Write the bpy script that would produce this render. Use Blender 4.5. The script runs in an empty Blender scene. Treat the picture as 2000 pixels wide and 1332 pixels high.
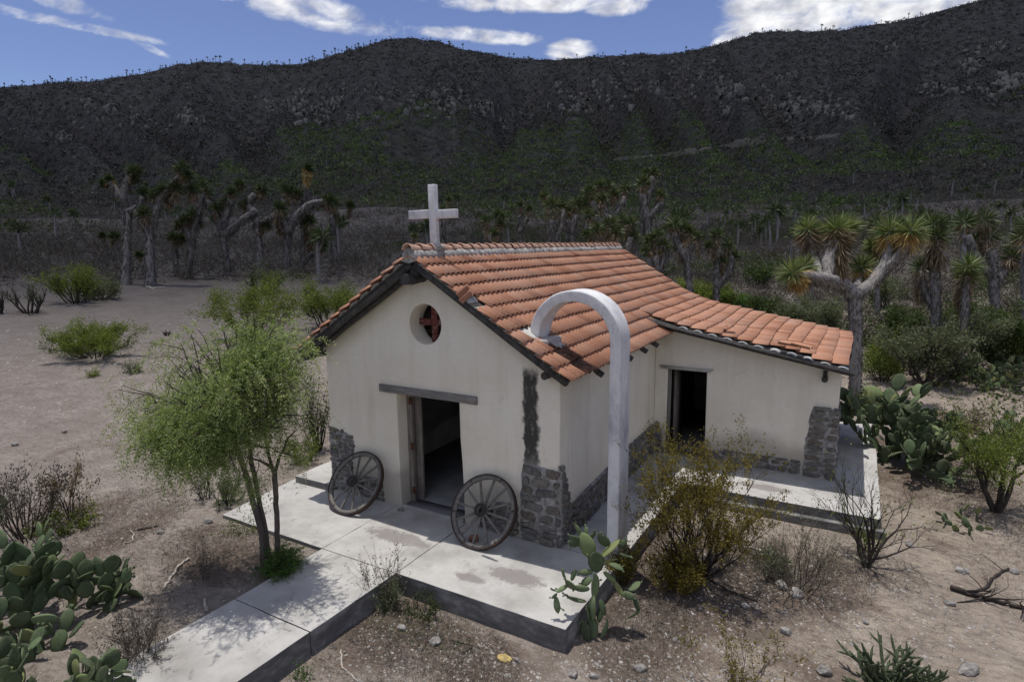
import bpy, bmesh, math, random
import numpy as np
from mathutils import Vector, Matrix

# ------------------------------------------------------------------ camera, sky, sun, exposure
SC = bpy.context.scene
COL = SC.collection
CAMP = np.array([8.148, -7.462, 4.417])
YAW, PIT, ROL, FPX = math.radians(29.895), math.radians(-9.08), math.radians(-0.785), 1162.93
Fv = np.array([-math.sin(YAW)*math.cos(PIT), math.cos(YAW)*math.cos(PIT), math.sin(PIT)])
Rv = np.array([math.cos(YAW), math.sin(YAW), 0.0]); Uv = np.cross(Rv, Fv)
R2 = Rv*math.cos(ROL)+Uv*math.sin(ROL); U2 = -Rv*math.sin(ROL)+Uv*math.cos(ROL)
cd = bpy.data.cameras.new('camera'); cam = bpy.data.objects.new('camera', cd); COL.objects.link(cam)
cd.sensor_width = 36; cd.lens = 36*FPX/2000; cd.clip_end = 6000; cd.clip_start = .05
Mc = Matrix.Identity(4)
for i in range(3):
    Mc[i][0] = R2[i]; Mc[i][1] = U2[i]; Mc[i][2] = -Fv[i]; Mc[i][3] = CAMP[i]
cam.matrix_world = Mc
SC.camera = cam
SC.view_settings.view_transform = 'Standard'; SC.view_settings.look = 'None'
SC.view_settings.gamma = 1; SC.view_settings.use_curve_mapping = False
SC.view_settings.exposure = 0.80
SC.cycles.max_bounces = 6; SC.cycles.transparent_max_bounces = 8
SUNV = Vector((-.135, .07, 1)).normalized()
SUN_STRENGTH = 2.0; SKY_STRENGTH = 0.14
ld = bpy.data.lights.new('sun', 'SUN'); ld.energy = SUN_STRENGTH; ld.angle = math.radians(.5); ld.color = (1, .95, .88)
lo = bpy.data.objects.new('sun', ld); COL.objects.link(lo); lo.rotation_euler = SUNV.to_track_quat('Z', 'Y').to_euler()

def raydir(u, v):
    d = Fv*FPX+R2*(u-1000)-U2*(v-666)
    return d/np.linalg.norm(d)
def azel(u, v):
    d = raydir(u, v); return math.atan2(d[0], d[1]), math.asin(d[2])

W = bpy.data.worlds.new('World'); SC.world = W; W.use_nodes = True
def build_world():
    nt = W.node_tree; N = nt.nodes; L = nt.links; N.clear()
    def n(t, **k):
        q = N.new(t)
        for a, b in k.items(): setattr(q, a, b)
        return q
    def mth(op, a, b=None, c=None, clamp=False):
        q = n('ShaderNodeMath', operation=op); q.use_clamp = clamp
        for i, s in enumerate((a, b, c)):
            if s is None: continue
            if isinstance(s, (int, float)): q.inputs[i].default_value = s
            else: L.new(s, q.inputs[i])
        return q.outputs[0]
    out = n('ShaderNodeOutputWorld'); bg = n('ShaderNodeBackground'); bg.inputs[1].default_value = SKY_STRENGTH
    sky = n('ShaderNodeTexSky', sky_type='NISHITA'); sky.sun_disc = False
    sky.sun_elevation = math.asin(SUNV.z); sky.sun_rotation = math.atan2(SUNV.x, SUNV.y)
    sky.altitude = 1800; sky.air_density = 1.0; sky.dust_density = .15; sky.ozone_density = 3.5
    tc = n('ShaderNodeTexCoord'); sp = n('ShaderNodeSeparateXYZ'); L.new(tc.outputs['Generated'], sp.inputs[0])
    az = mth('ARCTAN2', sp.outputs[0], sp.outputs[1]); el = mth('ARCSINE', sp.outputs[2])
    # cloud masks (azimuth / elevation ellipses): u, v, half width px, half height px, tilt, weight
    specs = [(585, 14, 170, 26, 6, .95), (470, -10, 120, 16, 4, .9), (640, 30, 130, 12, 7, .8), (30, 26, 60, 9, 4, .8), (165, 53, 100, 8, 3, .85), (115, 4, 70, 14, 8, .9),
             (945, 71, 130, 13, 3, .95), (1112, 98, 46, 19, 0, 1.1), (1070, 6, 210, 16, 0, 1.05), (1200, 12, 60, 16, 0, 1.0),
             (1500, 28, 90, 44, 0, 1.2), (1640, 18, 150, 34, 0, 1.2), (1480, 66, 100, 24, -22, 1.15), (1800, 4, 110, 26, 0, 1.0), (1870,-40,240,60,0,1.1), (290, 93, 30, 6, 18, .55), (1420,75,40,14,-35,1.0)]
    tot = None
    for (u, v, hw, hh, tilt, w) in specs:
        a0, e0 = azel(u, v); k = 1/FPX
        dx = mth('SUBTRACT', az, a0); dy = mth('SUBTRACT', el, e0)
        t = math.radians(-tilt)-0.014; c, s = math.cos(t), math.sin(t)
        X = mth('ADD', mth('MULTIPLY', dx, c/(hw*k)), mth('MULTIPLY', dy, s/(hw*k)))
        Y = mth('ADD', mth('MULTIPLY', dx, -s/(hh*k)), mth('MULTIPLY', dy, c/(hh*k)))
        r2 = mth('ADD', mth('MULTIPLY', X, X), mth('MULTIPLY', Y, Y))
        g = mth('MULTIPLY', mth('SUBTRACT', 1.25, mth('MULTIPLY', r2, .75), clamp=True), w)
        tot = g if tot is None else mth('MAXIMUM', tot, g)
    cmb = n('ShaderNodeCombineXYZ'); L.new(mth('MULTIPLY', az, 1.0), cmb.inputs[0]); L.new(mth('MULTIPLY', el, 1.7), cmb.inputs[1])
    nz = n('ShaderNodeTexNoise'); nz.inputs['Scale'].default_value = 17; nz.inputs['Detail'].default_value = 9; nz.inputs['Roughness'].default_value = .62; nz.inputs['Distortion'].default_value = .6
    L.new(cmb.outputs[0], nz.inputs['Vector'])
    far = mth('MULTIPLY', mth('SUBTRACT', el, .62, clamp=True), 1.1)  # extra cloud overhead, out of view, added to lift the fill in shade
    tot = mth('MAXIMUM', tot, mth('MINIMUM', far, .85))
    # cloud cover added behind the camera, down to the horizon, brightening shaded walls
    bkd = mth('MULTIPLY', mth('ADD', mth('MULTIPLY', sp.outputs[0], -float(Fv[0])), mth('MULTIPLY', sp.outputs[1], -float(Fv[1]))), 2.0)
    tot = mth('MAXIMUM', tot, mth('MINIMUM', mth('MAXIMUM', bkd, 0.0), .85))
    dens = mth('ADD', tot, mth('MULTIPLY', mth('SUBTRACT', nz.outputs[0], .5), 2.1))
    mr = n('ShaderNodeMapRange', interpolation_type='SMOOTHSTEP'); mr.inputs[1].default_value = .36; mr.inputs[2].default_value = 1.35
    L.new(dens, mr.inputs[0])
    msk = mth('MULTIPLY', mr.outputs[0], mth('MULTIPLY', tot, 2.5, clamp=True))
    n2 = n('ShaderNodeTexNoise'); n2.inputs['Scale'].default_value = 26; n2.inputs['Detail'].default_value = 6; L.new(cmb.outputs[0], n2.inputs['Vector'])
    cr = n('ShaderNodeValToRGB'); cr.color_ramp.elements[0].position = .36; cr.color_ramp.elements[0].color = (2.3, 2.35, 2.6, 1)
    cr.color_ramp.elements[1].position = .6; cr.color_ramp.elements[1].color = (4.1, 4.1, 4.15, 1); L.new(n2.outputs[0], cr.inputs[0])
    hs = n('ShaderNodeHueSaturation'); hs.inputs['Hue'].default_value = .515; hs.inputs['Saturation'].default_value = .98; hs.inputs['Value'].default_value = .47; L.new(sky.outputs[0], hs.inputs['Color'])
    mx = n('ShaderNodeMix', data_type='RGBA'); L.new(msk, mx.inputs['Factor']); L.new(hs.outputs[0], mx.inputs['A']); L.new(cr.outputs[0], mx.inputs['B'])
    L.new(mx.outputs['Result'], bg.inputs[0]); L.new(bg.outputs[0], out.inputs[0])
build_world()

# ------------------------------------------------------------------ numpy noise
def _hash(ix, iy, s=0):
    h = (ix.astype(np.int64)*374761393+iy.astype(np.int64)*668265263+s*974634777) & 0xffffffff
    h = ((h ^ (h >> 13))*1274126177) & 0xffffffff
    return ((h ^ (h >> 16)) & 0xffff)/65535.0
def vnoise(x, y, s=0):
    x = np.asarray(x, float); y = np.asarray(y, float)
    ix = np.floor(x); iy = np.floor(y); fx = x-ix; fy = y-iy
    fx = fx*fx*(3-2*fx); fy = fy*fy*(3-2*fy)
    a = _hash(ix, iy, s); b = _hash(ix+1, iy, s); c = _hash(ix, iy+1, s); d = _hash(ix+1, iy+1, s)
    return (a*(1-fx)+b*fx)*(1-fy)+(c*(1-fx)+d*fx)*fy
def fbm(x, y, o=4, s=0):
    r = 0; a = .5; t = 0
    for i in range(o):
        r = r+a*vnoise(x*2**i, y*2**i, s+i*7); t += a; a *= .5
    return r/t
def sst(a, b, x):
    t = np.clip((x-a)/(b-a), 0, 1); return t*t*(3-2*t)

# ------------------------------------------------------------------ terrain height
SKY = [(-300,190),(0,172),(100,163),(190,158),(240,152),(300,140),(350,127),(400,122),(450,124),(520,127),(590,127),(620,118),(660,105),(720,88),(760,78),(800,74),(850,80),(900,94),(960,107),(1000,113),(1060,118),(1100,116),(1200,108),(1280,108),(1330,103),(1400,88),(1440,75),(1480,63),(1560,60),(1640,58),(1700,50),(1760,40),(1800,33),(1850,18),(1900,5),(1960,-10),(2000,-22),(2300,-60)]
_sk = sorted([azel(u, v) for u, v in SKY]); SKA = np.array([a for a, e in _sk]); SKE = np.array([e for a, e in _sk])
SKA = np.concatenate([[-3.2, SKA[0]-.6], SKA, [SKA[-1]+.5, 3.2]]); SKE = np.concatenate([[.03, .15], SKE, [.25, .03]])
def base_h(x, y):
    b = -.06-.24*sst(1.5, 2.9, x)
    b = b-.04*sst(-2, -6, y)*sst(2, 3, x)
    dx = np.maximum(np.maximum(-2.0-x, x-10.5), 0); dy = np.maximum(np.maximum(-9-y, y-10), 0)
    r = np.hypot(dx, dy)
    rise = .066*np.maximum(r-2, 0)
    rise = np.where(r > 40, .066*38+.040*(r-40), rise)
    k = .25+.75*sst(-12, 4, y)
    nz = (fbm(x*.35, y*.35, 4, 3)-.5)*.10*sst(0, 3, r)+(fbm(x*1.7, y*1.7, 3, 9)-.5)*.035
    big = (fbm(x*.03, y*.03, 3, 5)-.5)*3.0*sst(30, 120, r)
    return b+rise*k+nz+big
HD0, HDC = 60.0, 640.0
def hump(d, az):
    dc = HDC+60*np.sin(az*5+1)
    t = (d-HD0)/(dc-HD0)
    tt = np.clip(t, 0, 1)
    s = .03*tt+.97*tt**1.8
    s = s-.10*sst(.86, 1.0, tt)*(tt-.86)
    over = np.clip(t-1, 0, 3)
    s = s-.9*over**1.3
    # spurs and gullies
    w = az*6.5+.8*np.sin(tt*3.0+az*7)+(fbm(az*8, tt*2, 2, 11)-.5)*.9
    ridge = .5-.5*np.cos(2*np.pi*w)*.9+(.1-.2*np.abs(2*(w-np.floor(w))-1))*.5
    w2 = az*27+tt*2+(fbm(az*16, tt*3, 2, 13)-.5)*.8
    ridge2 = 1-np.abs(2*(w2-np.floor(w2))-1)
    env = 5.2*np.clip((tt-.22)/.78, 0, 1)**1.3*(1-tt)*(tt < 1)
    s = s+env*(.17*(ridge-.5)+.018*(ridge2-.5))
    return np.where(t < 0, 0, s)
_AZ = np.linspace(-math.pi, math.pi, 1801); _K = np.zeros_like(_AZ)
_ds = np.linspace(HD0, 900, 160)
for i, a in enumerate(_AZ):
    hx = CAMP[0]+_ds*np.sin(a); hy = CAMP[1]+_ds*np.cos(a)
    b = base_h(hx, hy); hm = hump(_ds, np.full_like(_ds, a)); te = math.tan(float(np.interp(a, SKA, SKE)))
    ok = hm > .25
    _K[i] = max(0.0, np.min(((CAMP[2]+_ds*te-b)/np.maximum(hm, 1e-3))[ok]))
def H(x, y):
    x = np.asarray(x, float); y = np.asarray(y, float)
    d = np.hypot(x-CAMP[0], y-CAMP[1]); az = np.arctan2(x-CAMP[0], y-CAMP[1])
    return base_h(x, y)+np.interp(az, _AZ, _K)*hump(d, az)+(fbm(x/22, y/22, 3, 19)-.5)*3*sst(150, 330, d)
def at(u, v, z_off=0.0):
    """point of the ground under a picture position"""
    d = raydir(u, v); ts = 1.5*1.012**np.arange(560)
    P = CAMP[None]+d[None]*ts[:, None]; g = H(P[:, 0], P[:, 1]); below = np.where(P[:, 2] < g)[0]
    if len(below) == 0: return P[-1]
    i = below[0]; lo, hi = ts[max(i-1, 0)], ts[i]
    for _ in range(18):
        m = (lo+hi)/2; q = CAMP+d*m
        if q[2] < float(H(q[0], q[1])): hi = m
        else: lo = m
    q = CAMP+d*hi; q[2] = float(H(q[0], q[1]))+z_off; return q
def depth(P): return float((np.asarray(P)-CAMP)@Fv)
def at_depth(u, v, D):
    d = Fv*FPX+R2*(u-1000)-U2*(v-666); return CAMP+d/FPX*D
def onx(u, v, x):
    d = raydir(u, v); return CAMP+d*((x-CAMP[0])/d[0])
def ony(u, v, y):
    d = raydir(u, v); return CAMP+d*((y-CAMP[1])/d[1])
def pxm(P): return FPX/depth(P)       # picture pixels per metre at P

# ------------------------------------------------------------------ materials
def mat(name):
    m = bpy.data.materials.new(name); m.use_nodes = True; nt = m.node_tree
    b = nt.nodes['Principled BSDF']; b.inputs['Roughness'].default_value = .9
    b.inputs['Specular IOR Level'].default_value = .25
    return m, nt, b
class G:
    """small node helper"""
    def __init__(s, nt): s.nt = nt; s.N = nt.nodes; s.L = nt.links
    def n(s, t, **k):
        q = s.N.new(t)
        for a, b in k.items(): setattr(q, a, b)
        return q
    def put(s, inp, v):
        if isinstance(v, (int, float)): inp.default_value = v
        elif isinstance(v, tuple): inp.default_value = v if len(v) == 4 or inp.type == 'VECTOR' else v+(1,)
        else: s.L.new(v, inp)
    def m(s, op, a, b=None, c=None, clamp=False):
        q = s.n('ShaderNodeMath', operation=op); q.use_clamp = clamp
        for i, v in enumerate((a, b, c)):
            if v is not None: s.put(q.inputs[i], v)
        return q.outputs[0]
    def co(s, obj=False):
        return s.n('ShaderNodeTexCoord').outputs['Object'] if obj else s.n('ShaderNodeNewGeometry').outputs['Position']
    def noise(s, sc, det=4, ro=.55, vec=None, dist=0, scale=None):
        q = s.n('ShaderNodeTexNoise'); q.inputs['Scale'].default_value = sc; q.inputs['Detail'].default_value = det
        q.inputs['Roughness'].default_value = ro; q.inputs['Distortion'].default_value = dist
        v = vec if vec is not None else s.co()
        if scale:
            mp = s.n('ShaderNodeMapping'); mp.inputs['Scale'].default_value = scale; s.L.new(v, mp.inputs[0]); v = mp.outputs[0]
        s.L.new(v, q.inputs['Vector']); return q.outputs[0]
    def voro(s, sc, vec=None, feat='F1', out='Distance', rnd=1):
        q = s.n('ShaderNodeTexVoronoi', feature=feat); q.inputs['Scale'].default_value = sc; q.inputs['Randomness'].default_value = rnd
        s.L.new(vec if vec is not None else s.co(), q.inputs['Vector']); return q.outputs[out]
    def ramp(s, f, stops, interp='LINEAR'):
        q = s.n('ShaderNodeValToRGB'); q.color_ramp.interpolation = interp; e = q.color_ramp.elements
        while len(e) < len(stops): e.new(.5)
        for i, (p, c) in enumerate(stops):
            e[i].position = p; e[i].color = (c, c, c, 1) if isinstance(c, (int, float)) else tuple(c)+(1,)
        s.L.new(f, q.inputs[0]); return q.outputs[0]
    def mix(s, f, a, b, mode='MIX'):
        q = s.n('ShaderNodeMix', data_type='RGBA', blend_type=mode); s.put(q.inputs['Factor'], f); s.put(q.inputs['A'], a); s.put(q.inputs['B'], b)
        return q.outputs['Result']
    def rng(s, v, a, b, c=0., d=1.):
        q = s.n('ShaderNodeMapRange', interpolation_type='SMOOTHSTEP'); s.put(q.inputs[0], v)
        for i, x in enumerate((a, b, c, d)): q.inputs[i+1].default_value = x
        return q.outputs[0]
    def bump(s, b, h, st=.5, dist=.02):
        q = s.n('ShaderNodeBump'); q.inputs['Strength'].default_value = st; q.inputs['Distance'].default_value = dist
        s.L.new(h, q.inputs['Height']); s.L.new(q.outputs[0], b.inputs['Normal'])
    def xyz(s, v=None):
        q = s.n('ShaderNodeSeparateXYZ'); s.L.new(v if v is not None else s.co(), q.inputs[0]); return q.outputs

def simple(name, col, rough=.85, var=.3, sc=8, bump=.3, bd=.01, obj=False, metal=0):
    m, nt, b = mat(name); g = G(nt); v = g.co(obj)
    f = g.noise(sc, 5, .6, v)
    c2 = tuple(x*(1-var) for x in col); c1 = tuple(min(1, x*(1+var)) for x in col)
    g.L.new(g.ramp(f, [(.3, c2), (.7, c1)]), b.inputs['Base Color']); b.inputs['Roughness'].default_value = rough
    b.inputs['Metallic'].default_value = metal
    if bump: g.bump(b, g.noise(sc*4, 4, .6, v), bump, bd)
    return m

def m_plaster():
    m, nt, b = mat('lime_plaster'); g = G(nt); p = g.co(); x, y, z = g.xyz(p)
    big = g.noise(.9, 5, .6, p); fine = g.noise(14, 5, .6, p)
    c = g.ramp(big, [(.3, (.76, .70, .585)), (.55, (.835, .785, .68)), (.8, (.86, .825, .735))])
    c = g.mix(g.m('MULTIPLY', g.ramp(fine, [(.35, 0.), (.7, 1.)]), .12), c, (.50, .47, .41))
    st = g.noise(1, 5, .65, p, scale=(3.2, 3.2, .35))
    c = g.mix(g.m('MULTIPLY', g.ramp(st, [(.50, 0.), (.75, 1.)]), .28), c, (.46, .40, .29))
    # dirt splashed near the ground, ochre run-off below the eaves
    lo_ = g.m('MULTIPLY', g.rng(g.m('ADD', z, g.m('MULTIPLY', big, -.9)), .0, .35, 1., 0.), .65)
    c = g.mix(lo_, c, (.30, .27, .23))
    rl = g.m('ADD', z, g.m('MULTIPLY', g.m('ABSOLUTE', g.m('SUBTRACT', x, 2.292)), .628))
    och = g.m('MULTIPLY', g.rng(g.m('ADD', rl, g.m('MULTIPLY', g.m('SUBTRACT', big, .5), .5)), 3.75, 4.12), .45)
    c = g.mix(g.m('MULTIPLY', och, g.rng(x, 4.8, 5.0, 1., 0.)), c, (.50, .43, .26))
    crk = g.voro(.7, g.n('ShaderNodeNewGeometry').outputs['Position'], 'DISTANCE_TO_EDGE'); wv = g.noise(4, 3, .6, p)
    c = g.mix(g.m('MULTIPLY', g.m('MULTIPLY', g.ramp(crk, [(.004, 1.), (.010, 0.)]), g.ramp(wv, [(.58, 0.), (.62, 1.)])), .18), c, (.40, .37, .32))
    # rain-wash stain on the right of the front, an irregular black streak
    inx = g.m('ADD', x, g.m('MULTIPLY', g.m('SUBTRACT', g.noise(2.6, 6, .75, p), .5), .34))
    sx = g.m('MULTIPLY', g.rng(inx, 4.0, 4.05), g.rng(inx, 4.24, 4.32, 1., 0.))
    zz = g.m('ADD', z, g.m('MULTIPLY', g.m('SUBTRACT', g.noise(7, 4, .7, p), .5), .3)); sz = g.m('MULTIPLY', g.rng(z, .9, 1.35), g.rng(zz, 2.52, 2.72, 1., 0.))
    fr = g.rng(y, .05, .12, 1., 0.)
    fl = g.ramp(g.noise(9, 6, .75, p, scale=(1, 1, .45)), [(.34, .72), (.46, 1.)])
    s = g.m('MULTIPLY', g.m('MULTIPLY', sx, sz), g.m('MULTIPLY', fr, fl))
    c = g.mix(g.m('MULTIPLY', s, .95), c, (.026, .025, .026))
    g.L.new(c, b.inputs['Base Color'])
    h = g.m('ADD', g.m('MULTIPLY', g.noise(3.2, 3, .5, p), 1.0), g.m('MULTIPLY', fine, .14))
    g.bump(b, h, .55, .03); return m
def m_concrete(name, top=True):
    m, nt, b = mat(name); g = G(nt); p = g.co(); x, y, z = g.xyz(p)
    big = g.noise(1.1, 6, .62, p); fine = g.noise(22, 5, .65, p)
    if top:
        c = g.ramp(big, [(.30, (.27, .26, .245)), (.5, (.44, .43, .41)), (.70, (.55, .54, .52))])
        c = g.mix(g.m('MULTIPLY', g.ramp(fine, [(.45, 0.), (.7, 1.)]), .25), c, (.36, .35, .33))
        sp = g.ramp(g.noise(2.1, 7, .75, p, scale=(1.4, 1, 1)), [(.57, 0.), (.68, 1.)])
        c = g.mix(g.m('MULTIPLY', sp, .55), c, (.22, .20, .185)); ed = g.noise(.6, 5, .7, p); c = g.mix(g.m('MULTIPLY', g.ramp(ed, [(.5, 0.), (.65, 1.)]), .35), c, (.30, .28, .25))
        # worn, flaked patches on the right-hand slab
        def blob(cx, cy, rx, ry):
            r = g.m('ADD', g.m('POWER', g.m('MULTIPLY', g.m('SUBTRACT', x, cx), 1/rx), 2), g.m('POWER', g.m('MULTIPLY', g.m('SUBTRACT', y, cy), 1/ry), 2))
            return g.rng(g.m('ADD', r, g.m('MULTIPLY', g.noise(7, 7, .8, p, dist=.4), 2.2)), 1.35, 1.75, 1., 0.)
        w = g.m('MAXIMUM', blob(4.45, -1.0, .62, .26), blob(3.9, -1.32, .35, .14)); w = g.m('MAXIMUM', w, blob(7.0, 3.75, .7, .2))
        w = g.m('MAXIMUM', w, blob(2.3, -.9, .9, .25))
        c = g.mix(g.m('MULTIPLY', w, .75), c, (.20, .18, .175))
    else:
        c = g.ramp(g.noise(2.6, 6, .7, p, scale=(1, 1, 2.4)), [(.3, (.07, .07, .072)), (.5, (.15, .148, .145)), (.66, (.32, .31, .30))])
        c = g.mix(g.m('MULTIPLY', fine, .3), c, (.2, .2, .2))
    g.L.new(c, b.inputs['Base Color']); b.inputs['Roughness'].default_value = .85
    g.bump(b, g.m('ADD', big, g.m('MULTIPLY', fine, .35)), .35, .012); return m
def m_tile():
    m, nt, b = mat('terracotta'); g = G(nt); p = g.co(); x, y, z = g.xyz(p)
    oi = g.n('ShaderNodeObjectInfo').outputs['Random']; at_ = g.n('ShaderNodeAttribute', attribute_name='rnd').outputs['Fac']
    r = g.m('FRACT', g.m('ADD', oi, at_))
    c = g.ramp(r, [(0., (.30, .14, .085)), (.2, (.40, .19, .115)), (.5, (.45, .225, .14)), (.8, (.49, .26, .17)), (1., (.37, .21, .15))])
    d = g.noise(26, 6, .7, p); c = g.mix(g.m('MULTIPLY', g.ramp(d, [(.5, 0.), (.72, 1.)]), .35), c, (.62, .42, .32))
    dk = g.noise(3.4, 7, .78, p); c = g.mix(g.m('MULTIPLY', g.ramp(dk, [(.60, 0.), (.70, 1.)]), .75), c, (.10, .065, .05)); du = g.noise(1.1, 5, .7, p); c = g.mix(g.m('MULTIPLY', g.ramp(du, [(.48, 0.), (.7, 1.)]), .3), c, (.46, .34, .27))
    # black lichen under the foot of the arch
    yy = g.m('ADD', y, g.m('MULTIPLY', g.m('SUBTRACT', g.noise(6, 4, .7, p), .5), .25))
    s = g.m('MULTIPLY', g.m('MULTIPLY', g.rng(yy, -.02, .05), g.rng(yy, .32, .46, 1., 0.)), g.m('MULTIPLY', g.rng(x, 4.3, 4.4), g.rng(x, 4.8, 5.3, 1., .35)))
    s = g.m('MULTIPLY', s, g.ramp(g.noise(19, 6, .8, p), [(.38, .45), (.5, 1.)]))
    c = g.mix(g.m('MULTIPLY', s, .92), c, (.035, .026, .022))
    sp = g.ramp(g.voro(60, p), [(.02, 1.), (.12, 0.)])
    c = g.mix(g.m('MULTIPLY', sp, .18), c, (.7, .55, .45))
    g.L.new(c, b.inputs['Base Color']); b.inputs['Roughness'].default_value = .82
    g.bump(b, d, .25, .006); return m
def m_wood(name, c1, c2, obj=True, sc=(3, 3, 40), rough=.85):
    m, nt, b = mat(name); g = G(nt); v = g.co(obj)
    f = g.noise(1, 6, .65, v, scale=sc); k = g.noise(5, 4, .6, v)
    c = g.ramp(f, [(.3, c1), (.7, c2)]); c = g.mix(g.m('MULTIPLY', g.ramp(k, [(.45, 0.), (.7, 1.)]), .4), c, tuple(q*.45 for q in c1))
    g.L.new(c, b.inputs['Base Color']); b.inputs['Roughness'].default_value = rough; g.bump(b, f, .5, .008); return m
def m_stone():
    m, nt, b = mat('field_stone'); g = G(nt); p = g.co(); oi = g.n('ShaderNodeObjectInfo').outputs['Random']
    c = g.ramp(oi, [(0., (.10, .097, .09)), (.2, (.13, .125, .115)), (.4, (.15, .12, .09)), (.6, (.14, .14, .14)), (.8, (.20, .185, .16)), (1., (.15, .14, .11))])
    f = g.noise(24, 7, .75, p, scale=(.7, .7, 2)); c = g.mix(g.m('MULTIPLY', g.ramp(f, [(.42, 0.), (.7, 1.)]), .55), c, (.30, .29, .28))
    k = g.noise(11, 5, .7, p); c = g.mix(g.m('MULTIPLY', g.ramp(k, [(.5, 0.), (.66, 1.)]), .7), c, (.04, .036, .034))
    g.L.new(c, b.inputs['Base Color']); g.bump(b, f, .9, .02); return m
def m_mortar(name='lime_mortar', base=(.30, .29, .285)):
    m, nt, b = mat(name); g = G(nt); p = g.co(); f = g.noise(13, 7, .75, p)
    c = g.ramp(f, [(.3, tuple(q*.28 for q in base)), (.5, base), (.66, tuple(min(1, q*1.75) for q in base))])
    k = g.noise(3, 4, .6, p); c = g.mix(g.m('MULTIPLY', g.ramp(k, [(.5, 0.), (.66, 1.)]), .5), c, (.07, .066, .06))
    g.L.new(c, b.inputs['Base Color']); g.bump(b, f, .9, .03); return m
def m_whitewash():
    m, nt, b = mat('whitewash'); g = G(nt); p = g.co(); f = g.noise(2.2, 6, .65, p, scale=(1, 1, .6)); k = g.noise(14, 5, .65, p)
    c = g.ramp(f, [(.3, (.40, .41, .44)), (.48, (.68, .682, .69)), (.72, (.82, .82, .825))])
    c = g.mix(g.m('MULTIPLY', g.ramp(k, [(.52, 0.), (.7, 1.)]), .35), c, (.33, .35, .42))
    st = g.noise(1, 5, .7, p, scale=(7, 7, .5)); c = g.mix(g.m('MULTIPLY', g.ramp(st, [(.55, 0.), (.7, 1.)]), .35), c, (.30, .31, .34))
    g.L.new(c, b.inputs['Base Color']); g.bump(b, g.m('ADD', f, g.m('MULTIPLY', k, .3)), .35, .015); return m
def m_redpaint():
    m, nt, b = mat('flaking_red_paint'); g = G(nt); p = g.co(); f = g.noise(26, 7, .8, p)
    c = g.ramp(f, [(.40, (.13, .035, .03)), (.54, (.20, .055, .045)), (.60, (.42, .34, .30))])
    g.L.new(c, b.inputs['Base Color']); g.bump(b, f, .6, .008); return m
def m_leaf(name, cols, trans=.35, rough=.6):
    m, nt, b = mat(name); g = G(nt); a = g.n('ShaderNodeAttribute', attribute_name='rnd').outputs['Fac']
    n_ = len(cols); c = g.ramp(a, [(i/(n_-1), q) for i, q in enumerate(cols)])
    g.L.new(c, b.inputs['Base Color']); b.inputs['Roughness'].default_value = rough
    tr = g.n('ShaderNodeBsdfTranslucent'); g.L.new(g.mix(1., c, (1.15, 1.1, .6), 'MULTIPLY'), tr.inputs[0])
    ms = g.n('ShaderNodeMixShader'); ms.inputs[0].default_value = trans
    g.L.new(b.outputs[0], ms.inputs[1]); g.L.new(tr.outputs[0], ms.inputs[2])
    g.L.new(ms.outputs[0], [q for q in nt.nodes if q.type == 'OUTPUT_MATERIAL'][0].inputs[0]); return m
def m_pad(name='cactus_skin', base=(.06, .095, .043)):
    m, nt, b = mat(name); g = G(nt); v = g.co(True); oi = g.n('ShaderNodeObjectInfo').outputs['Random']
    c = g.ramp(oi, [(0., tuple(q*.6 for q in base)), (.5, base), (.82, tuple(q*1.4 for q in base)), (.93, (.17, .22, .08)), (1., (.24, .25, .09))])
    f = g.noise(9, 4, .6, v); c = g.mix(g.m('MULTIPLY', f, .35), c, (.11, .14, .07))
    q = g.n('ShaderNodeMapping'); q.inputs['Scale'].default_value = (1, .001, 1); g.L.new(v, q.inputs[0])
    d = g.voro(36, q.outputs[0], rnd=.25); dots = g.ramp(d, [(.12, 1.), (.22, 0.)])
    c = g.mix(g.m('MULTIPLY', dots, .75), c, (.42, .42, .32))
    g.L.new(c, b.inputs['Base Color']); b.inputs['Roughness'].default_value = .78; du = g.noise(3.5, 6, .7, v); nt.links.remove(b.inputs['Base Color'].links[0]); g.L.new(g.mix(g.m('MULTIPLY', g.ramp(du, [(.5, 0.), (.66, 1.)]), .45), c, (.22, .21, .15)), b.inputs['Base Color']); g.bump(b, dots, .5, .01); return m
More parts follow.
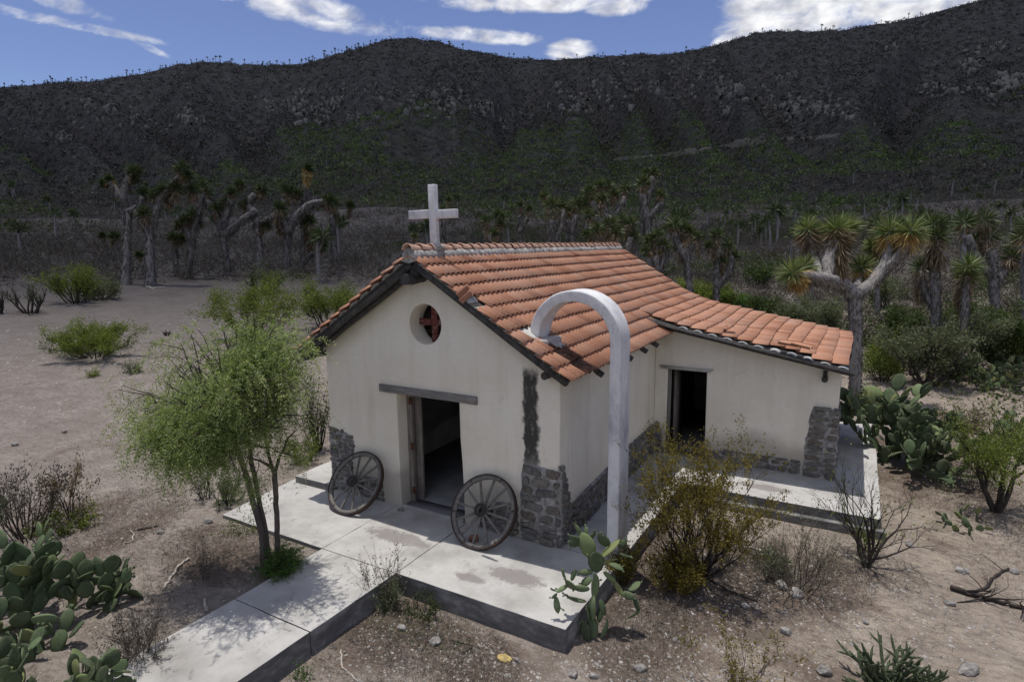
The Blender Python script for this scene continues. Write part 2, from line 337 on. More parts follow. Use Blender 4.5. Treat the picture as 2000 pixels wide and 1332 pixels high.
def m_ground():
    m, nt, b = mat('desert_soil'); g = G(nt); p = g.co(); x, y, z = g.xyz(p)
    big = g.noise(.32, 6, .62, p); mid = g.noise(1.9, 6, .65, p); fine = g.noise(24, 6, .7, p); grit = g.noise(90, 4, .7, p)
    c = g.ramp(mid, [(.3, (.20, .17, .142)), (.5, (.29, .252, .215)), (.72, (.38, .338, .295))]); c = g.mix(g.rng(x, 2., -12., 0., .8), c, g.mix(1., c, (.78, .79, .84), 'MULTIPLY')); c = g.mix(g.rng(x, 5., 8., 0., 1.), c, g.mix(1., c, (1.2, 1.17, 1.1), 'MULTIPLY'))
    c = g.mix(g.m('MULTIPLY', g.ramp(big, [(.4, 0.), (.62, 1.)]), .35), c, (.27, .225, .20))
    cl = g.noise(6, 9, .8, p, scale=(1, 2.0, 1), dist=.3); c = g.mix(g.m('MULTIPLY', g.ramp(cl, [(.47, 0.), (.58, 1.)]), .62), c, (.135, .112, .098))
    # litter of dry leaves and twigs
    lit = g.m('ADD', g.m('MULTIPLY', g.noise(.75, 5, .6, p, dist=.5), 1.), g.m('MULTIPLY', g.m('SUBTRACT', fine, .5), .55))
    def blob(cx, cy, rx, ry, s):
        r = g.m('ADD', g.m('POWER', g.m('MULTIPLY', g.m('SUBTRACT', x, cx), 1/rx), 2), g.m('POWER', g.m('MULTIPLY', g.m('SUBTRACT', y, cy), 1/ry), 2))
        return g.rng(r, 0., 1.6, s, 0.)
    add = None
    for q in [(3.9, -2.3, 1.7, .7, .30), (6.3, .6, 1.3, 1.7, .33), (6.2, -.9, .8, 1.1, .25), (7.6, 1.3, 1.2, 1., .22), (.2, -2.4, 1.5, .8, .28), (9.8, 5.8, 1.8, 1.4, .2), (8.6, 2.1, .7, .6, .15), (-2.6, -2.6, 1.6, 1.5, .18), (10.5, 8.5, 4, 2, .1), (8.3, -.4, .9, .6, .12)]:
        w = blob(*q); add = w if add is None else g.m('MAXIMUM', add, w)
    lit = g.m('ADD', lit, add)
    lm = g.rng(lit, .58, .74)
    lc = g.ramp(fine, [(.35, (.055, .042, .035)), (.5, (.12, .088, .07)), (.62, (.21, .16, .125)), (.72, (.34, .30, .26))])
    c = g.mix(g.m('MULTIPLY', lm, .86), c, lc)
    c = g.mix(g.m('MULTIPLY', g.ramp(grit, [(.5, 0.), (.66, 1.)]), .4), c, (.12, .095, .08))
    v1 = g.voro(26, p); pv = g.voro(26, p, out='Color'); pr = g.xyz(pv)
    pe = g.m('MULTIPLY', g.ramp(v1, [(.16, 1.), (.24, 0.)]), g.ramp(pr[0], [(.72, 0.), (.76, 1.)]))
    c = g.mix(g.m('MULTIPLY', pe, .6), c, (.46, .41, .36))
    v2 = g.voro(9, p); pv2 = g.voro(9, p, out='Color'); pr2 = g.xyz(pv2)
    pe2 = g.m('MULTIPLY', g.ramp(v2, [(.16, 1.), (.22, 0.)]), g.ramp(pr2[1], [(.85, 0.), (.88, 1.)]))
    c = g.mix(g.m('MULTIPLY', pe2, .75), c, (.42, .38, .35))
    # farther out the soil colour turns greyer and darker
    dd = g.n('ShaderNodeVectorMath', operation='DISTANCE'); g.L.new(p, dd.inputs[0]); dd.inputs[1].default_value = (5, 0, 0)
    fr = g.rng(dd.outputs['Value'], 10, 50, 0., .9)
    c = g.mix(fr, c, g.ramp(g.noise(.5, 7, .7, p), [(.35, (.055, .050, .048)), (.65, (.12, .107, .10))]))
    rut = g.noise(.9, 8, .75, p, scale=(1, 2.6, 1), dist=.8); c = g.mix(g.m('MULTIPLY', g.ramp(rut, [(.5, 0.), (.6, 1.)]), .3), c, (.17, .146, .125))
    g.L.new(c, b.inputs['Base Color']); b.inputs['Roughness'].default_value = .95
    h = g.m('ADD', g.m('ADD', g.m('MULTIPLY', mid, .8), g.m('MULTIPLY', fine, .35)), g.m('ADD', g.m('MULTIPLY', grit, .1), g.m('MULTIPLY', g.m('ADD', pe, pe2), .25)))
    g.bump(b, h, .9, .09); return m
def m_hill():
    m, nt, b = mat('scrub_covered_hill'); g = G(nt); p = g.co()
    f = g.noise(.16, 8, .72, p); k = g.noise(.012, 5, .6, p); s = g.noise(.55, 5, .7, p)
    c = g.ramp(f, [(.34, (.05, .05, .054)), (.5, (.074, .073, .077)), (.66, (.105, .102, .104))])
    c = g.mix(g.m('MULTIPLY', g.ramp(s, [(.45, 0.), (.65, 1.)]), .6), c, (.022, .024, .019))
    dd = g.n('ShaderNodeVectorMath', operation='DISTANCE'); g.L.new(p, dd.inputs[0]); dd.inputs[1].default_value = tuple(CAMP)
    gr = g.m('MULTIPLY', g.rng(g.m('ADD', dd.outputs['Value'], g.m('MULTIPLY', k, 260)), 380, 520, 1., 0.), g.ramp(g.noise(.05, 6, .7, p), [(.42, 0.), (.6, 1.)]))
    c = g.mix(g.m('MULTIPLY', gr, .5), c, (.045, .062, .022))
    g.L.new(c, b.inputs['Base Color']); b.inputs['Roughness'].default_value = 1; b.inputs['Specular IOR Level'].default_value = 0
    g.bump(b, f, 1., 3.0); return m

MT = dict(
    plaster=m_plaster(), concrete=m_concrete('slab_concrete'), concrete_side=m_concrete('slab_edge', False), tile=m_tile(),
    wood_grey=m_wood('weathered_timber', (.14, .13, .125), (.30, .285, .275), True, (3, 30, 30)),
    wood_dark=m_wood('old_dark_timber', (.03, .03, .031), (.11, .104, .10), True, (14, 14, 14)),
    wood_wheel=m_wood('grey_wheel_wood', (.12, .11, .10), (.25, .235, .22), True, (18, 18, 18)),
    wood_door=m_wood('brown_door_wood', (.14, .12, .105), (.30, .265, .24), True, (40, 40, 3)),
    tile_pale=simple('weathered_ridge_tile', (.47, .30, .23), .9, .28, 14, .4, .008), stone=m_stone(), mortar=m_mortar(), ridge_mortar=m_mortar('ridge_mortar', (.40, .385, .365)), whitewash=m_whitewash(), red=m_redpaint(),
    iron=simple('rusty_iron', (.055, .035, .028), .7, .5, 30, .4, .004), rust=simple('orange_rust', (.10, .042, .028), .9, .5, 40, .5, .005),
    hub=simple('black_hub_iron', (.045, .043, .042), .6, .4, 20, .3, .004),
    tin=simple('pale_sheet_metal', (.52, .52, .50), .5, .3, 5, .2, .004), sheet=simple('grey_fibre_sheet', (.42, .43, .43), .9, .3, 9, .3, .005),
    interior=simple('dark_interior_plaster', (.26, .255, .235), .95, .35, 1.6, .3, .01), floor=simple('interior_floor', (.20, .20, .21), .8, .25, 2, .2, .01),
    ground=m_ground(), hill=m_hill(), hillrock=m_mortar('hill_rock', (.13, .127, .122)), rock=m_mortar('grey_rock', (.27, .255, .24)), track=simple('pale_track_soil', (.095, .089, .085), .95, .3, .5, .3, .1),
    bark=m_wood('grey_bark', (.06, .05, .045), (.15, .13, .115), False, (20, 20, 6)), darkbark=m_wood('black_bark', (.022, .018, .016), (.07, .058, .05), False, (20, 20, 6)),
    twig=simple('dry_twig', (.13, .105, .09), .9, .3, 9, 0), palewood=simple('bleached_wood', (.42, .38, .33), .9, .3, 9, .3, .01),
    yuccabark=m_wood('yucca_bark', (.15, .14, .135), (.38, .36, .345), False, (16, 16, 5)),
    bone=simple('crumbling_yellow_foam', (.52, .40, .17), .95, .35, 12, .9, .03), brick=simple('broken_red_brick', (.24, .12, .085), .9, .3, 12, .5, .01),
    pepper=m_leaf('pepper_leaf', [(.11, .17, .055), (.20, .28, .10), (.31, .39, .17), (.46, .52, .33)], .55),
    peppershoot=m_leaf('shoot_leaf', [(.04, .085, .015), (.08, .16, .03), (.13, .22, .05)], .4),
    mesquite=m_leaf('mesquite_leaf', [(.085, .12, .028), (.15, .20, .045), (.23, .28, .085)], .45),
    olive=m_leaf('creosote_leaf', [(.085, .07, .016), (.17, .14, .03), (.27, .23, .06)], .4),
    sage=m_leaf('sage_leaf', [(.07, .085, .05), (.13, .155, .09), (.22, .25, .17)], .35),
    darkgreen=m_leaf('dark_bush_leaf', [(.03, .05, .015), (.06, .09, .028), (.11, .15, .05)], .35),
    drygrass=m_leaf('dry_grass', [(.10, .08, .055), (.19, .155, .11), (.30, .26, .19)], .2),
    greygrass=m_leaf('grey_brush', [(.055, .047, .041), (.105, .092, .08), (.17, .152, .135)], .15),
    hillbush=m_leaf('hill_bush', [(.024, .026, .026), (.050, .052, .050), (.088, .086, .084)], .1),
    hillgreen=m_leaf('hill_green_bush', [(.045, .07, .02), (.085, .13, .036), (.13, .185, .055)], .15),
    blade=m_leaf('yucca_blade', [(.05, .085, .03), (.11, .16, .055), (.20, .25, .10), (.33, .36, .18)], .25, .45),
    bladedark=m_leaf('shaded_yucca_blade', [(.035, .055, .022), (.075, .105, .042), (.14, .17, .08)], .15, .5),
    deadblade=m_leaf('dead_yucca_blade', [(.09, .065, .04), (.19, .14, .085), (.32, .25, .15)], .15),
    deadgrey=m_leaf('grey_dead_blade', [(.07, .062, .056), (.14, .127, .115), (.24, .22, .20)], .1),
    goldblade=m_leaf('golden_dead_blade', [(.24, .15, .045), (.42, .29, .11), (.58, .46, .22)], .25),
    flower=m_leaf('dry_flower', [(.30, .28, .18), (.42, .40, .28)], .2),
    pad=m_pad(), padpale=m_pad('pale_cactus_skin', (.12, .165, .08)), cholla=simple('cholla_skin', (.065, .085, .045), .7, .5, 40, .6, .01),
)

# ------------------------------------------------------------------ mesh and object helpers
def tag(o, label=None, cat=None, group=None, kind=None):
    if label: o['label'] = label
    if cat: o['category'] = cat
    if group: o['group'] = group
    if kind: o['kind'] = kind
    return o
def empty(name, loc, label, cat, group=None):
    o = bpy.data.objects.new(name, None); o.empty_display_size = .2; COL.objects.link(o); o.location = tuple(float(q) for q in loc)
    return tag(o, label, cat, group)
def link(name, me, parent=None, loc=None):
    o = bpy.data.objects.new(name, me); COL.objects.link(o)
    if parent is not None: o.parent = parent
    if loc is not None: o.location = tuple(float(q) for q in loc)
    return o
def copy_tree(o, parent=None):
    c = o.copy(); COL.objects.link(c); c.parent = parent
    for ch in list(o.children): copy_tree(ch, c)
    return c
class MB:
    def __init__(s): s.V = []; s.F = []; s.n = 0; s.R = []
    def add(s, V, F, r=None):
        V = np.asarray(V, float).reshape(-1, 3); F = np.asarray(F, int)
        s.V.append(V); s.F.append(F+s.n); s.n += len(V)
        s.R.append(np.full(len(F), .5) if r is None else np.broadcast_to(np.asarray(r, float), (len(F),)))
        return s
    def mesh(s, name, mt, smooth=False, off=None):
        me = bpy.data.meshes.new(name)
        V = np.concatenate(s.V) if s.V else np.zeros((0, 3))
        if off is not None: V = V-np.asarray(off)
        tot = []; idx = []
        for F in s.F:
            tot.append(np.full(len(F), F.shape[1])); idx.append(F.reshape(-1))
        tot = np.concatenate(tot).astype(np.int32); idx = np.concatenate(idx).astype(np.int32)
        me.vertices.add(len(V)); me.vertices.foreach_set('co', V.astype(np.float32).ravel())
        me.loops.add(len(idx)); me.loops.foreach_set('vertex_index', idx)
        me.polygons.add(len(tot)); st = np.concatenate([[0], np.cumsum(tot)[:-1]]).astype(np.int32)
        me.polygons.foreach_set('loop_start', st)
        if smooth: me.polygons.foreach_set('use_smooth', np.ones(len(tot), bool))
        me.update(calc_edges=True)
        a = me.attributes.new('rnd', 'FLOAT', 'FACE'); a.data.foreach_set('value', np.concatenate(s.R).astype(np.float32))
        if isinstance(mt, (list, tuple)):
            for q in mt: me.materials.append(q)
        else: me.materials.append(mt)
        return me
    def build(s, name, mt, parent=None, smooth=False, off=None, loc=None):
        return link(name, s.mesh(name, mt, smooth, off), parent, loc)
BOXF = np.array([(0, 3, 2, 1), (4, 5, 6, 7), (0, 1, 5, 4), (1, 2, 6, 5), (2, 3, 7, 6), (3, 0, 4, 7)])
def boxv(x0, x1, y0, y1, z0, z1):
    return np.array([(x0, y0, z0), (x1, y0, z0), (x1, y1, z0), (x0, y1, z0), (x0, y0, z1), (x1, y0, z1), (x1, y1, z1), (x0, y1, z1)], float)
def box(name, x0, x1, y0, y1, z0, z1, mt, parent=None, bev=0.0):
    o = MB().add(boxv(x0, x1, y0, y1, z0, z1), BOXF).build(name, mt, parent)
    if bev: bevel(o, bev)
    return o
def bevel(o, w=.01, seg=2):
    m = o.modifiers.new('bevel', 'BEVEL'); m.width = w; m.segments = seg; m.limit_method = 'ANGLE'; m.angle_limit = math.radians(40)
def tube(mb, pts, rad, n=6, cap=True, r=.5, jit=0, rg=None):
    pts = np.asarray(pts, float); k = len(pts); rad = np.broadcast_to(rad, (k,)).astype(float)
    T = np.gradient(pts, axis=0); T /= np.linalg.norm(T, axis=1)[:, None]+1e-9
    ref = np.array([0, 0, 1.]) if abs(T[0][2]) < .9 else np.array([1., 0, 0])
    a = np.linspace(0, 2*np.pi, n, endpoint=False); V = []
    for i in range(k):
        A = np.cross(T[i], ref); A /= np.linalg.norm(A)+1e-9; B = np.cross(T[i], A)
        rr = rad[i]*(1+(rg.uniform(-jit, jit, n) if jit else 0))
        V.append(pts[i]+np.outer(np.cos(a)*rr, A)+np.outer(np.sin(a)*rr, B))
    V = np.concatenate(V); F = []
    for i in range(k-1):
        for j in range(n):
            F.append((i*n+j, (i+1)*n+j, (i+1)*n+(j+1) % n, i*n+(j+1) % n))
    mb.add(V, F, r)
    if cap:
        if n == 4: mb.add(V[-4:], [(3, 2, 1, 0)], r); mb.add(V[:4], [(0, 1, 2, 3)], r)
        elif n > 2:
            for base in (V[:n], V[-n:]):
                c = base.mean(0); mb.add(np.vstack([base, c]), [(j, (j+1) % n, n) for j in range(n)], r)
def unit(v): v = np.asarray(v, float); return v/(np.linalg.norm(v, axis=-1, keepdims=True)+1e-9)
def leaves(mb, P, D, L, Wd, rg, r=None, up=None, fold=False):
    """rhombic leaves: base points P, directions D, length L, width Wd"""
    P = np.asarray(P, float); n = len(P)
    if n == 0: return
    D = unit(D); ref = rg.normal(size=(n, 3)) if up is None else unit(np.broadcast_to(up, (n, 3))+rg.normal(size=(n, 3))*.35)
    S = unit(np.cross(D, ref)); L = np.broadcast_to(L, (n,))[:, None]; Wd = np.broadcast_to(Wd, (n,))[:, None]
    V = np.stack([P, P+D*L*.45+S*Wd*.5, P+D*L, P+D*L*.45-S*Wd*.5], 1).reshape(-1, 3)
    F = np.arange(4*n).reshape(n, 4)
    mb.add(V, F, rg.uniform(0, 1, n) if r is None else r)
def RG(s): return np.random.default_rng(s)
def rnd_dirs(rg, n, zmin=-1, zmax=1):
    z = rg.uniform(zmin, zmax, n); a = rg.uniform(0, 2*np.pi, n); s = np.sqrt(1-z*z); return np.stack([s*np.cos(a), s*np.sin(a), z], 1)
def branch(rg, p, d, L, r, lev, out, tips, spread=.6, kids=3, up=.1, taper=.55, lr=.68, wig=.15, seg=4):
    """recursive limbs: out = list of (pts, radii), tips = list of (point, direction, level)"""
    pts = [np.array(p, float)]; d = unit(d)
    for i in range(seg):
        d = unit(d+rg.normal(size=3)*wig+np.array([0, 0, up])); pts.append(pts[-1]+d*L/seg)
    rr = np.linspace(r, r*taper, seg+1); out.append((np.array(pts), rr))
    for i in range(1, seg+1): tips.append((pts[i], d, lev))
    if lev <= 0: return
    for k in range(kids):
        f = rg.uniform(.35, 1.0) if k else 1.0
        i = min(seg, max(1, int(round(f*seg)))); nd = unit(d+rnd_dirs(rg, 1)[0]*spread)
        branch(rg, pts[i], nd, L*lr*rg.uniform(.75, 1.2), rr[i]*.72, lev-1, out, tips, spread, kids, up, taper, lr, wig, max(2, seg-1))

# ------------------------------------------------------------------ ground and hills
def polar(name, r0, r1, ratio, mt, kind='structure'):
    rs = [r0]
    while rs[-1] < r1: rs.append(rs[-1]*ratio)
    rs[-1] = r1; rs = np.array(rs)
    c = -YAW; az = np.concatenate([np.arange(-180, -52, 4.0), np.arange(-52, 52.01, .2), np.arange(56, 180, 4.0)])
    az = np.radians(az)+c; na = len(az)
    RR, AA = np.meshgrid(rs, az, indexing='ij'); X = CAMP[0]+RR*np.sin(AA); Y = CAMP[1]+RR*np.cos(AA)
    Z = H(X, Y)
    V = np.stack([X, Y, Z], -1).reshape(-1, 3); i, j = np.meshgrid(np.arange(len(rs)-1), np.arange(na), indexing='ij'); j2 = (j+1) % na
    F = np.stack([i*na+j, i*na+j2, (i+1)*na+j2, (i+1)*na+j], -1).reshape(-1, 4)[:, ::-1]
    mb = MB(); mb.add(V, F)
    if r0 < 2:
        cz = float(H(CAMP[0], CAMP[1])); Vc = np.vstack([V[:na], [CAMP[0], CAMP[1], cz]])
        mb.add(Vc, [(k, na, (k+1) % na)[::-1] for k in range(na)])
    o = mb.build(name, mt, None, True); tag(o, kind=kind); return o
ground = polar('ground', 1.2, 150, 1.018, MT['ground'])
hills = polar('hills', 150, 1500, 1.013, MT['hill'])

def build_cloud():
    # the cloud standing over the range, above the picture: it shades the hills and the scrub before them
    nx, ny = 90, 90
    hx, hy, CH = 1150.0, 600.0, 1050.0
    # axes turned with the view so that the near edge lies beyond the chapel
    a = YAW+.5; ex = np.array([math.cos(a), math.sin(a)]); ey = np.array([-math.sin(a), math.cos(a)])
    c = np.array([CAMP[0], CAMP[1]])+ey*(hy+25)-ex*60+np.array([-.135, .07])*CH
    u, v = np.meshgrid(np.linspace(-1, 1, nx), np.linspace(-1, 1, ny), indexing='ij')
    X = c[0]+ex[0]*u*hx+ey[0]*v*hy; Y = c[1]+ex[1]*u*hx+ey[1]*v*hy
    e = np.clip(1-np.maximum(np.abs(u), np.abs(v))**6, 0, 1)**.5
    top = CH+e*(90+110*fbm(X*.006, Y*.006, 4, 21)); bot = CH-e*22*fbm(X*.01, Y*.01, 3, 22)
    m, nt, b = mat('cloud_vapour'); g = G(nt)
    tr = g.n('ShaderNodeBsdfTransparent'); tl = g.n('ShaderNodeBsdfTranslucent'); tl.inputs[0].default_value = (.88, .9, .95, 1)
    df = g.n('ShaderNodeBsdfDiffuse'); df.inputs[0].default_value = (.9, .9, .92, 1)
    m1 = g.n('ShaderNodeMixShader'); m1.inputs[0].default_value = .5; g.L.new(df.outputs[0], m1.inputs[1]); g.L.new(tl.outputs[0], m1.inputs[2])
    p = g.co(); dt = g.n('ShaderNodeVectorMath', operation='DOT_PRODUCT'); g.L.new(p, dt.inputs[0]); dt.inputs[1].default_value = (ey[0], ey[1], 0)
    near = float(np.array([c[0], c[1]])@ey)-hy
    f = g.m('ADD', g.m('SUBTRACT', dt.outputs['Value'], near), g.m('MULTIPLY', g.m('SUBTRACT', g.noise(.03, 5, .6, p), .5), 46))
    f = g.m('MULTIPLY', g.rng(f, -5, 38), .52)
    m2 = g.n('ShaderNodeMixShader'); g.L.new(f, m2.inputs[0]); g.L.new(tr.outputs[0], m2.inputs[1]); g.L.new(m1.outputs[0], m2.inputs[2])
    g.L.new(m2.outputs[0], [q for q in nt.nodes if q.type == 'OUTPUT_MATERIAL'][0].inputs[0])
    mb = MB(); i, j = np.meshgrid(np.arange(nx-1), np.arange(ny-1), indexing='ij')
    F = np.stack([i*ny+j, (i+1)*ny+j, (i+1)*ny+j+1, i*ny+j+1], -1).reshape(-1, 4)
    mb.add(np.stack([X, Y, top], -1), F); mb.add(np.stack([X, Y, bot], -1), F[:, ::-1])
    o = mb.build('cloud', m, None, True); tag(o, kind='structure'); return o
cloud = build_cloud()
exec_marker = 0
# ------------------------------------------------------------------ chapel: slabs, walls, roof
chapel = empty('chapel', (2.3, 0, 0), 'white plastered stone chapel with red tile roof, cross and lower side wing', 'chapel')
def P_(o): o.parent = chapel; o.matrix_parent_inverse = Matrix.Translation(chapel.location).inverted(); return o
def fillpoly(name, outer, holes, y0, y1, mt, parent_fn=P_, bev=.018, axis='y', seg=3):
    """wall plate: outline with holes in the x-z plane, thickness from y0 (front) to y1"""
    bm = bmesh.new(); ed = []
    for loop in [outer]+holes:
        vs = [bm.verts.new((a, y0, c) if axis == 'y' else (y0, a, c)) for a, c in loop]
        for i in range(len(vs)): ed.append(bm.edges.new((vs[i], vs[(i+1) % len(vs)])))
    r = bmesh.ops.triangle_fill(bm, use_beauty=True, use_dissolve=False, edges=ed)
    fs = list(bm.faces); bmesh.ops.dissolve_limit(bm, angle_limit=.01, verts=bm.verts[:], edges=bm.edges[:]) if not holes else None
    e = bmesh.ops.extrude_face_region(bm, geom=bm.faces[:]); vv = [q for q in e['geom'] if isinstance(q, bmesh.types.BMVert)]
    bmesh.ops.translate(bm, verts=vv, vec=(0, y1-y0, 0) if axis == 'y' else (y1-y0, 0, 0))
    bmesh.ops.recalc_face_normals(bm, faces=bm.faces[:])
    me = bpy.data.meshes.new(name); bm.to_mesh(me); bm.free(); me.materials.append(mt)
    o = link(name, me); parent_fn(o)
    if bev: bevel(o, bev, seg)
    return o
RX, RZ = 2.292, 4.354          # ridge
SL = (4.354-2.688)/(4.943-2.292)
def prof(x, wing=False):
    """height of the tile surface"""
    if x <= RX: return RZ-SL*(RX-x)
    if wing and x > 3.9:
        if x > 5.1: return 2.97+(2.219-2.97)*(x-4.49)/(8.309-4.49)
        t = (x-3.9)/1.2; return (1-t)**2*(RZ-SL*(3.9-RX))+2*t*(1-t)*2.97+t*t*(2.97+(2.219-2.97)*.61/3.819)
    return RZ-SL*(x-RX)
UND = .20
L_ = 8.70
# front wall with round window and door
circ = [(2.262+.315*math.cos(a), 3.20+.325*math.sin(a)) for a in np.linspace(0, 2*math.pi, 41)[:-1]]
rg = RG(5)
def wob(pts, s=.012): return [(a+rg.uniform(-s, s), c+rg.uniform(-s, s)) for a, c in pts]
outer = [(0.0, -.03), (0.0, 1.2), (-.01, 2.0), (0.0, prof(0)-UND), (RX, RZ-UND), (4.63, prof(4.63)-UND), (4.63, 2.0), (4.62, 1.0), (4.60, -.03)]
door = [(2.93, -.03), (2.925, .5), (2.91, 1.0), (2.885, 1.4), (2.88, 2.0), (1.60, 2.0), (1.605, 1.2), (1.60, .6), (1.615, -.03)]
fillpoly('facade_wall', outer+door, [circ], 0, .37, MT['plaster'])
fillpoly('side_wall', [(.372, -.03), (L_-.3, -.03), (L_-.3, prof(4.62)-UND+.02), (.372, prof(4.62)-UND+.02)], [], 4.26, 4.625, MT['plaster'], axis='x')
fillpoly('side_wall', [(.372, -.03), (L_-.3, -.03), (L_-.3, prof(0)-UND), (.372, prof(0)-UND)], [], 0.004, .37, MT['plaster'], axis='x')
fillpoly('back_wall', [(0.0, -.03), (0.0, prof(0)-UND), (RX, RZ-UND), (4.5, prof(4.5)-UND), (8.03, prof(8.03, True)-UND), (8.03, -.03)], [], L_-.298, L_-.02, MT['plaster'])
WY = 4.69
fillpoly('wing_front_wall', [(4.628, -.03), (4.628, 2.70), (4.9, prof(4.9, True)-UND+.03), (8.055, prof(8.055, True)-UND), (8.05, 1.0), (8.04, -.03), (5.70, -.03), (5.695, 1.0), (5.69, 1.85), (4.90, 1.85), (4.90, 1.0), (4.89, -.03)], [], WY, WY+.33, MT['plaster'])
fillpoly('wing_end_wall', [(WY+.332, -.03), (L_-.3, -.03), (L_-.3, prof(7.9, True)-UND-.01), (WY+.332, prof(7.9, True)-UND-.01)], [], 7.72, 8.045, MT['plaster'], axis='x')
for a in [(.372, 4.258, .372, L_-.3), (4.63, 7.718, WY+.332, L_-.3)]:
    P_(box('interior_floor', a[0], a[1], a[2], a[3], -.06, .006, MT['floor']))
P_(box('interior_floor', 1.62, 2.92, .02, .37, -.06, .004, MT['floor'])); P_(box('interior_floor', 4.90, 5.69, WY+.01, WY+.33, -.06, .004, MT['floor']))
# interior faces are darker than the outside: thin limewash skins
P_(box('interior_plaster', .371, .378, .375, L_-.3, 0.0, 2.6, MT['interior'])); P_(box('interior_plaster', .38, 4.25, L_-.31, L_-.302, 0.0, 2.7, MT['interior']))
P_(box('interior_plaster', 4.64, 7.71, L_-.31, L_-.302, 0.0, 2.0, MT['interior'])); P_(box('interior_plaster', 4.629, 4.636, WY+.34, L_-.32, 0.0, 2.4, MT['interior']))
# window cross of flaking red timber, door frame and leaf
wc = P_(link('window_cross', MB().add(boxv(2.262-.055, 2.262+.055, .245, .30, 2.86, 3.54), BOXF).mesh('window_cross', MT['red'])))
MBc = MB().add(boxv(1.93, 2.205, .250, .296, 3.155, 3.255), BOXF).add(boxv(2.319, 2.59, .250, .296, 3.155, 3.255), BOXF)
P_(link('window_cross_bar', MBc.mesh('window_cross_bar', MT['red'])))
fr = P_(box('door_frame', 1.605, 1.70, .245, .335, .0, 2.0, MT['wood_door'], bev=.006)); fr['label'] = 'worn brown door post with rusty hinges'
P_(box('door_frame', 2.80, 2.875, .262, .335, .0, 1.999, MT['wood_dark']))
dl = P_(box('door_leaf', .98, 1.80, .385, .43, .02, 1.97, MT['wood_door'], bev=.004))
for z in (.22, 1.02, 1.82):
    h = box('hinge', 1.672, 1.742, .228, .243, z-.06, z+.06, MT['rust']); P_(h); bevel(h, .004, 1)
for k in range(5):
    P_(box('door_batten', 1.0, 1.78, .431, .45, .1+.44*k, .19+.44*k, MT['wood_dark']))
lin = P_(box('lintel', 1.25, 3.234, -.035, .10, 2.004, 2.134, MT['wood_grey'], bev=.012)); lin['label'] = 'cracked grey timber lintel over the front door'
tmp = MB(); V = boxv(4.73, 5.83, WY-.055, WY+.12, 1.853, 1.915); V[[1, 2], 0] -= .07; V[[0, 3], 0] += .05; tmp.add(V, BOXF)
P_(tmp.build('lintel', MT['concrete']))['label'] = 'thin concrete lintel over the wing door'
P_(box('door_frame', 4.905, 4.945, WY+.02, WY+.09, .0, 1.85, MT['wood_grey']))
P_(box('door_leaf', 4.95, 4.985, WY+.34, WY+.95, .02, 1.8, MT['wood_door']))
P_(box('door_sill', 1.62, 2.90, -.03, .05, .001, .028, MT['concrete'], bev=.006))

# stonework: rubble set in mortar where the plaster is gone
def blob_stone(seed):
    r = RG(seed); bm = bmesh.new(); bmesh.ops.create_cube(bm, size=1.0)
    bmesh.ops.subdivide_edges(bm, edges=bm.edges[:], cuts=1, use_grid_fill=True)
    for v in bm.verts:
        q = np.array(v.co); l = np.linalg.norm(q); q = q*(1-.42*max(0, l-.5)/.37*.62)+r.normal(size=3)*.045; v.co = q
    me = bpy.data.meshes.new('stone'); bm.to_mesh(me); bm.free()
    me.polygons.foreach_set('use_smooth', np.zeros(len(me.polygons), bool)); me.materials.append(MT['stone']); return me
STONES = [blob_stone(100+i) for i in range(9)]
def stone_patch(org, u, nrm, urange, z0, z1, hmin, hmax, wmin, wmax, seed, name='stone_footing', th=.05, lift=.012, fill=.93, label=None):
    """urange(z) -> (u0, u1); mortar sheet plus single stones standing proud"""
    r = RG(seed); org = np.array(org, float); u = np.array(u, float); nrm = np.array(nrm, float)
    nz = 18; zs = np.linspace(z0, z1, nz); V = []; nu = 12
    for k, z in enumerate(zs):
        a, b = urange(z); a += r.uniform(-.02, .02); b += r.uniform(-.02, .02)
        for j in range(nu):
            t = j/(nu-1); d = lift+.012*r.uniform(-1, 1) if 0 < j < nu-1 and 0 < k < nz-1 else -.02
            V.append(org+u*(a+(b-a)*t)+nrm*d+np.array([0, 0, z]))
    F = [(k*nu+j, k*nu+j+1, (k+1)*nu+j+1, (k+1)*nu+j) for k in range(nz-1) for j in range(nu-1)]
    mb = MB().add(V, F); base = mb.build(name, MT['mortar'], None, True); P_(base)
    if label: base['label'] = label
    z = z0+.01
    while z < z1-.03:
        h = min(r.uniform(hmin, hmax), z1-z-.005); a, b = urange(z+h/2); x = a+r.uniform(0, .05)
        while x < b-.05:
            w = min(r.uniform(wmin, wmax), b-x)
            if w < .05: break
            if r.uniform() < fill:
                o = link('stone', STONES[r.integers(0, 9)], base)
                c = org+u*(x+w/2)+nrm*(lift-th*.20)+np.array([0, 0, z+h/2])
                ang = r.normal()*.10
                X = Vector(u)*1.0; Zz = Vector((0, 0, 1)); Nn = Vector(nrm)
                R = Matrix((X, Nn, Zz)).transposed().to_4x4()
                hh = h*r.uniform(.72, .95)
                o.matrix_world = Matrix.Translation(Vector(c))@R@Matrix.Rotation(ang, 4, 'Y')@Matrix.Diagonal((w*.93, th*r.uniform(.7, 1.6), hh, 1))
                o.matrix_parent_inverse = base.matrix_world.inverted()
            x += w+r.uniform(.004, .02)
        z += h+.006
    return base
def lerp_u(pts):
    zs = [p[0] for p in pts]
    return lambda z: (float(np.interp(z, zs, [p[1] for p in pts])), float(np.interp(z, zs, [p[2] for p in pts])))
stone_patch((0, 0, 0), (1, 0, 0), (0, -1, 0), lerp_u([(0, -.07, .50), (.7, -.06, .53), (.95, -.07, .60), (1.1, -.06, .56), (1.2, -.05, .12)]), 0, 1.2, .05, .11, .14, .34, 1, 'stone_corner', label='bare stone corner left of the left wheel')
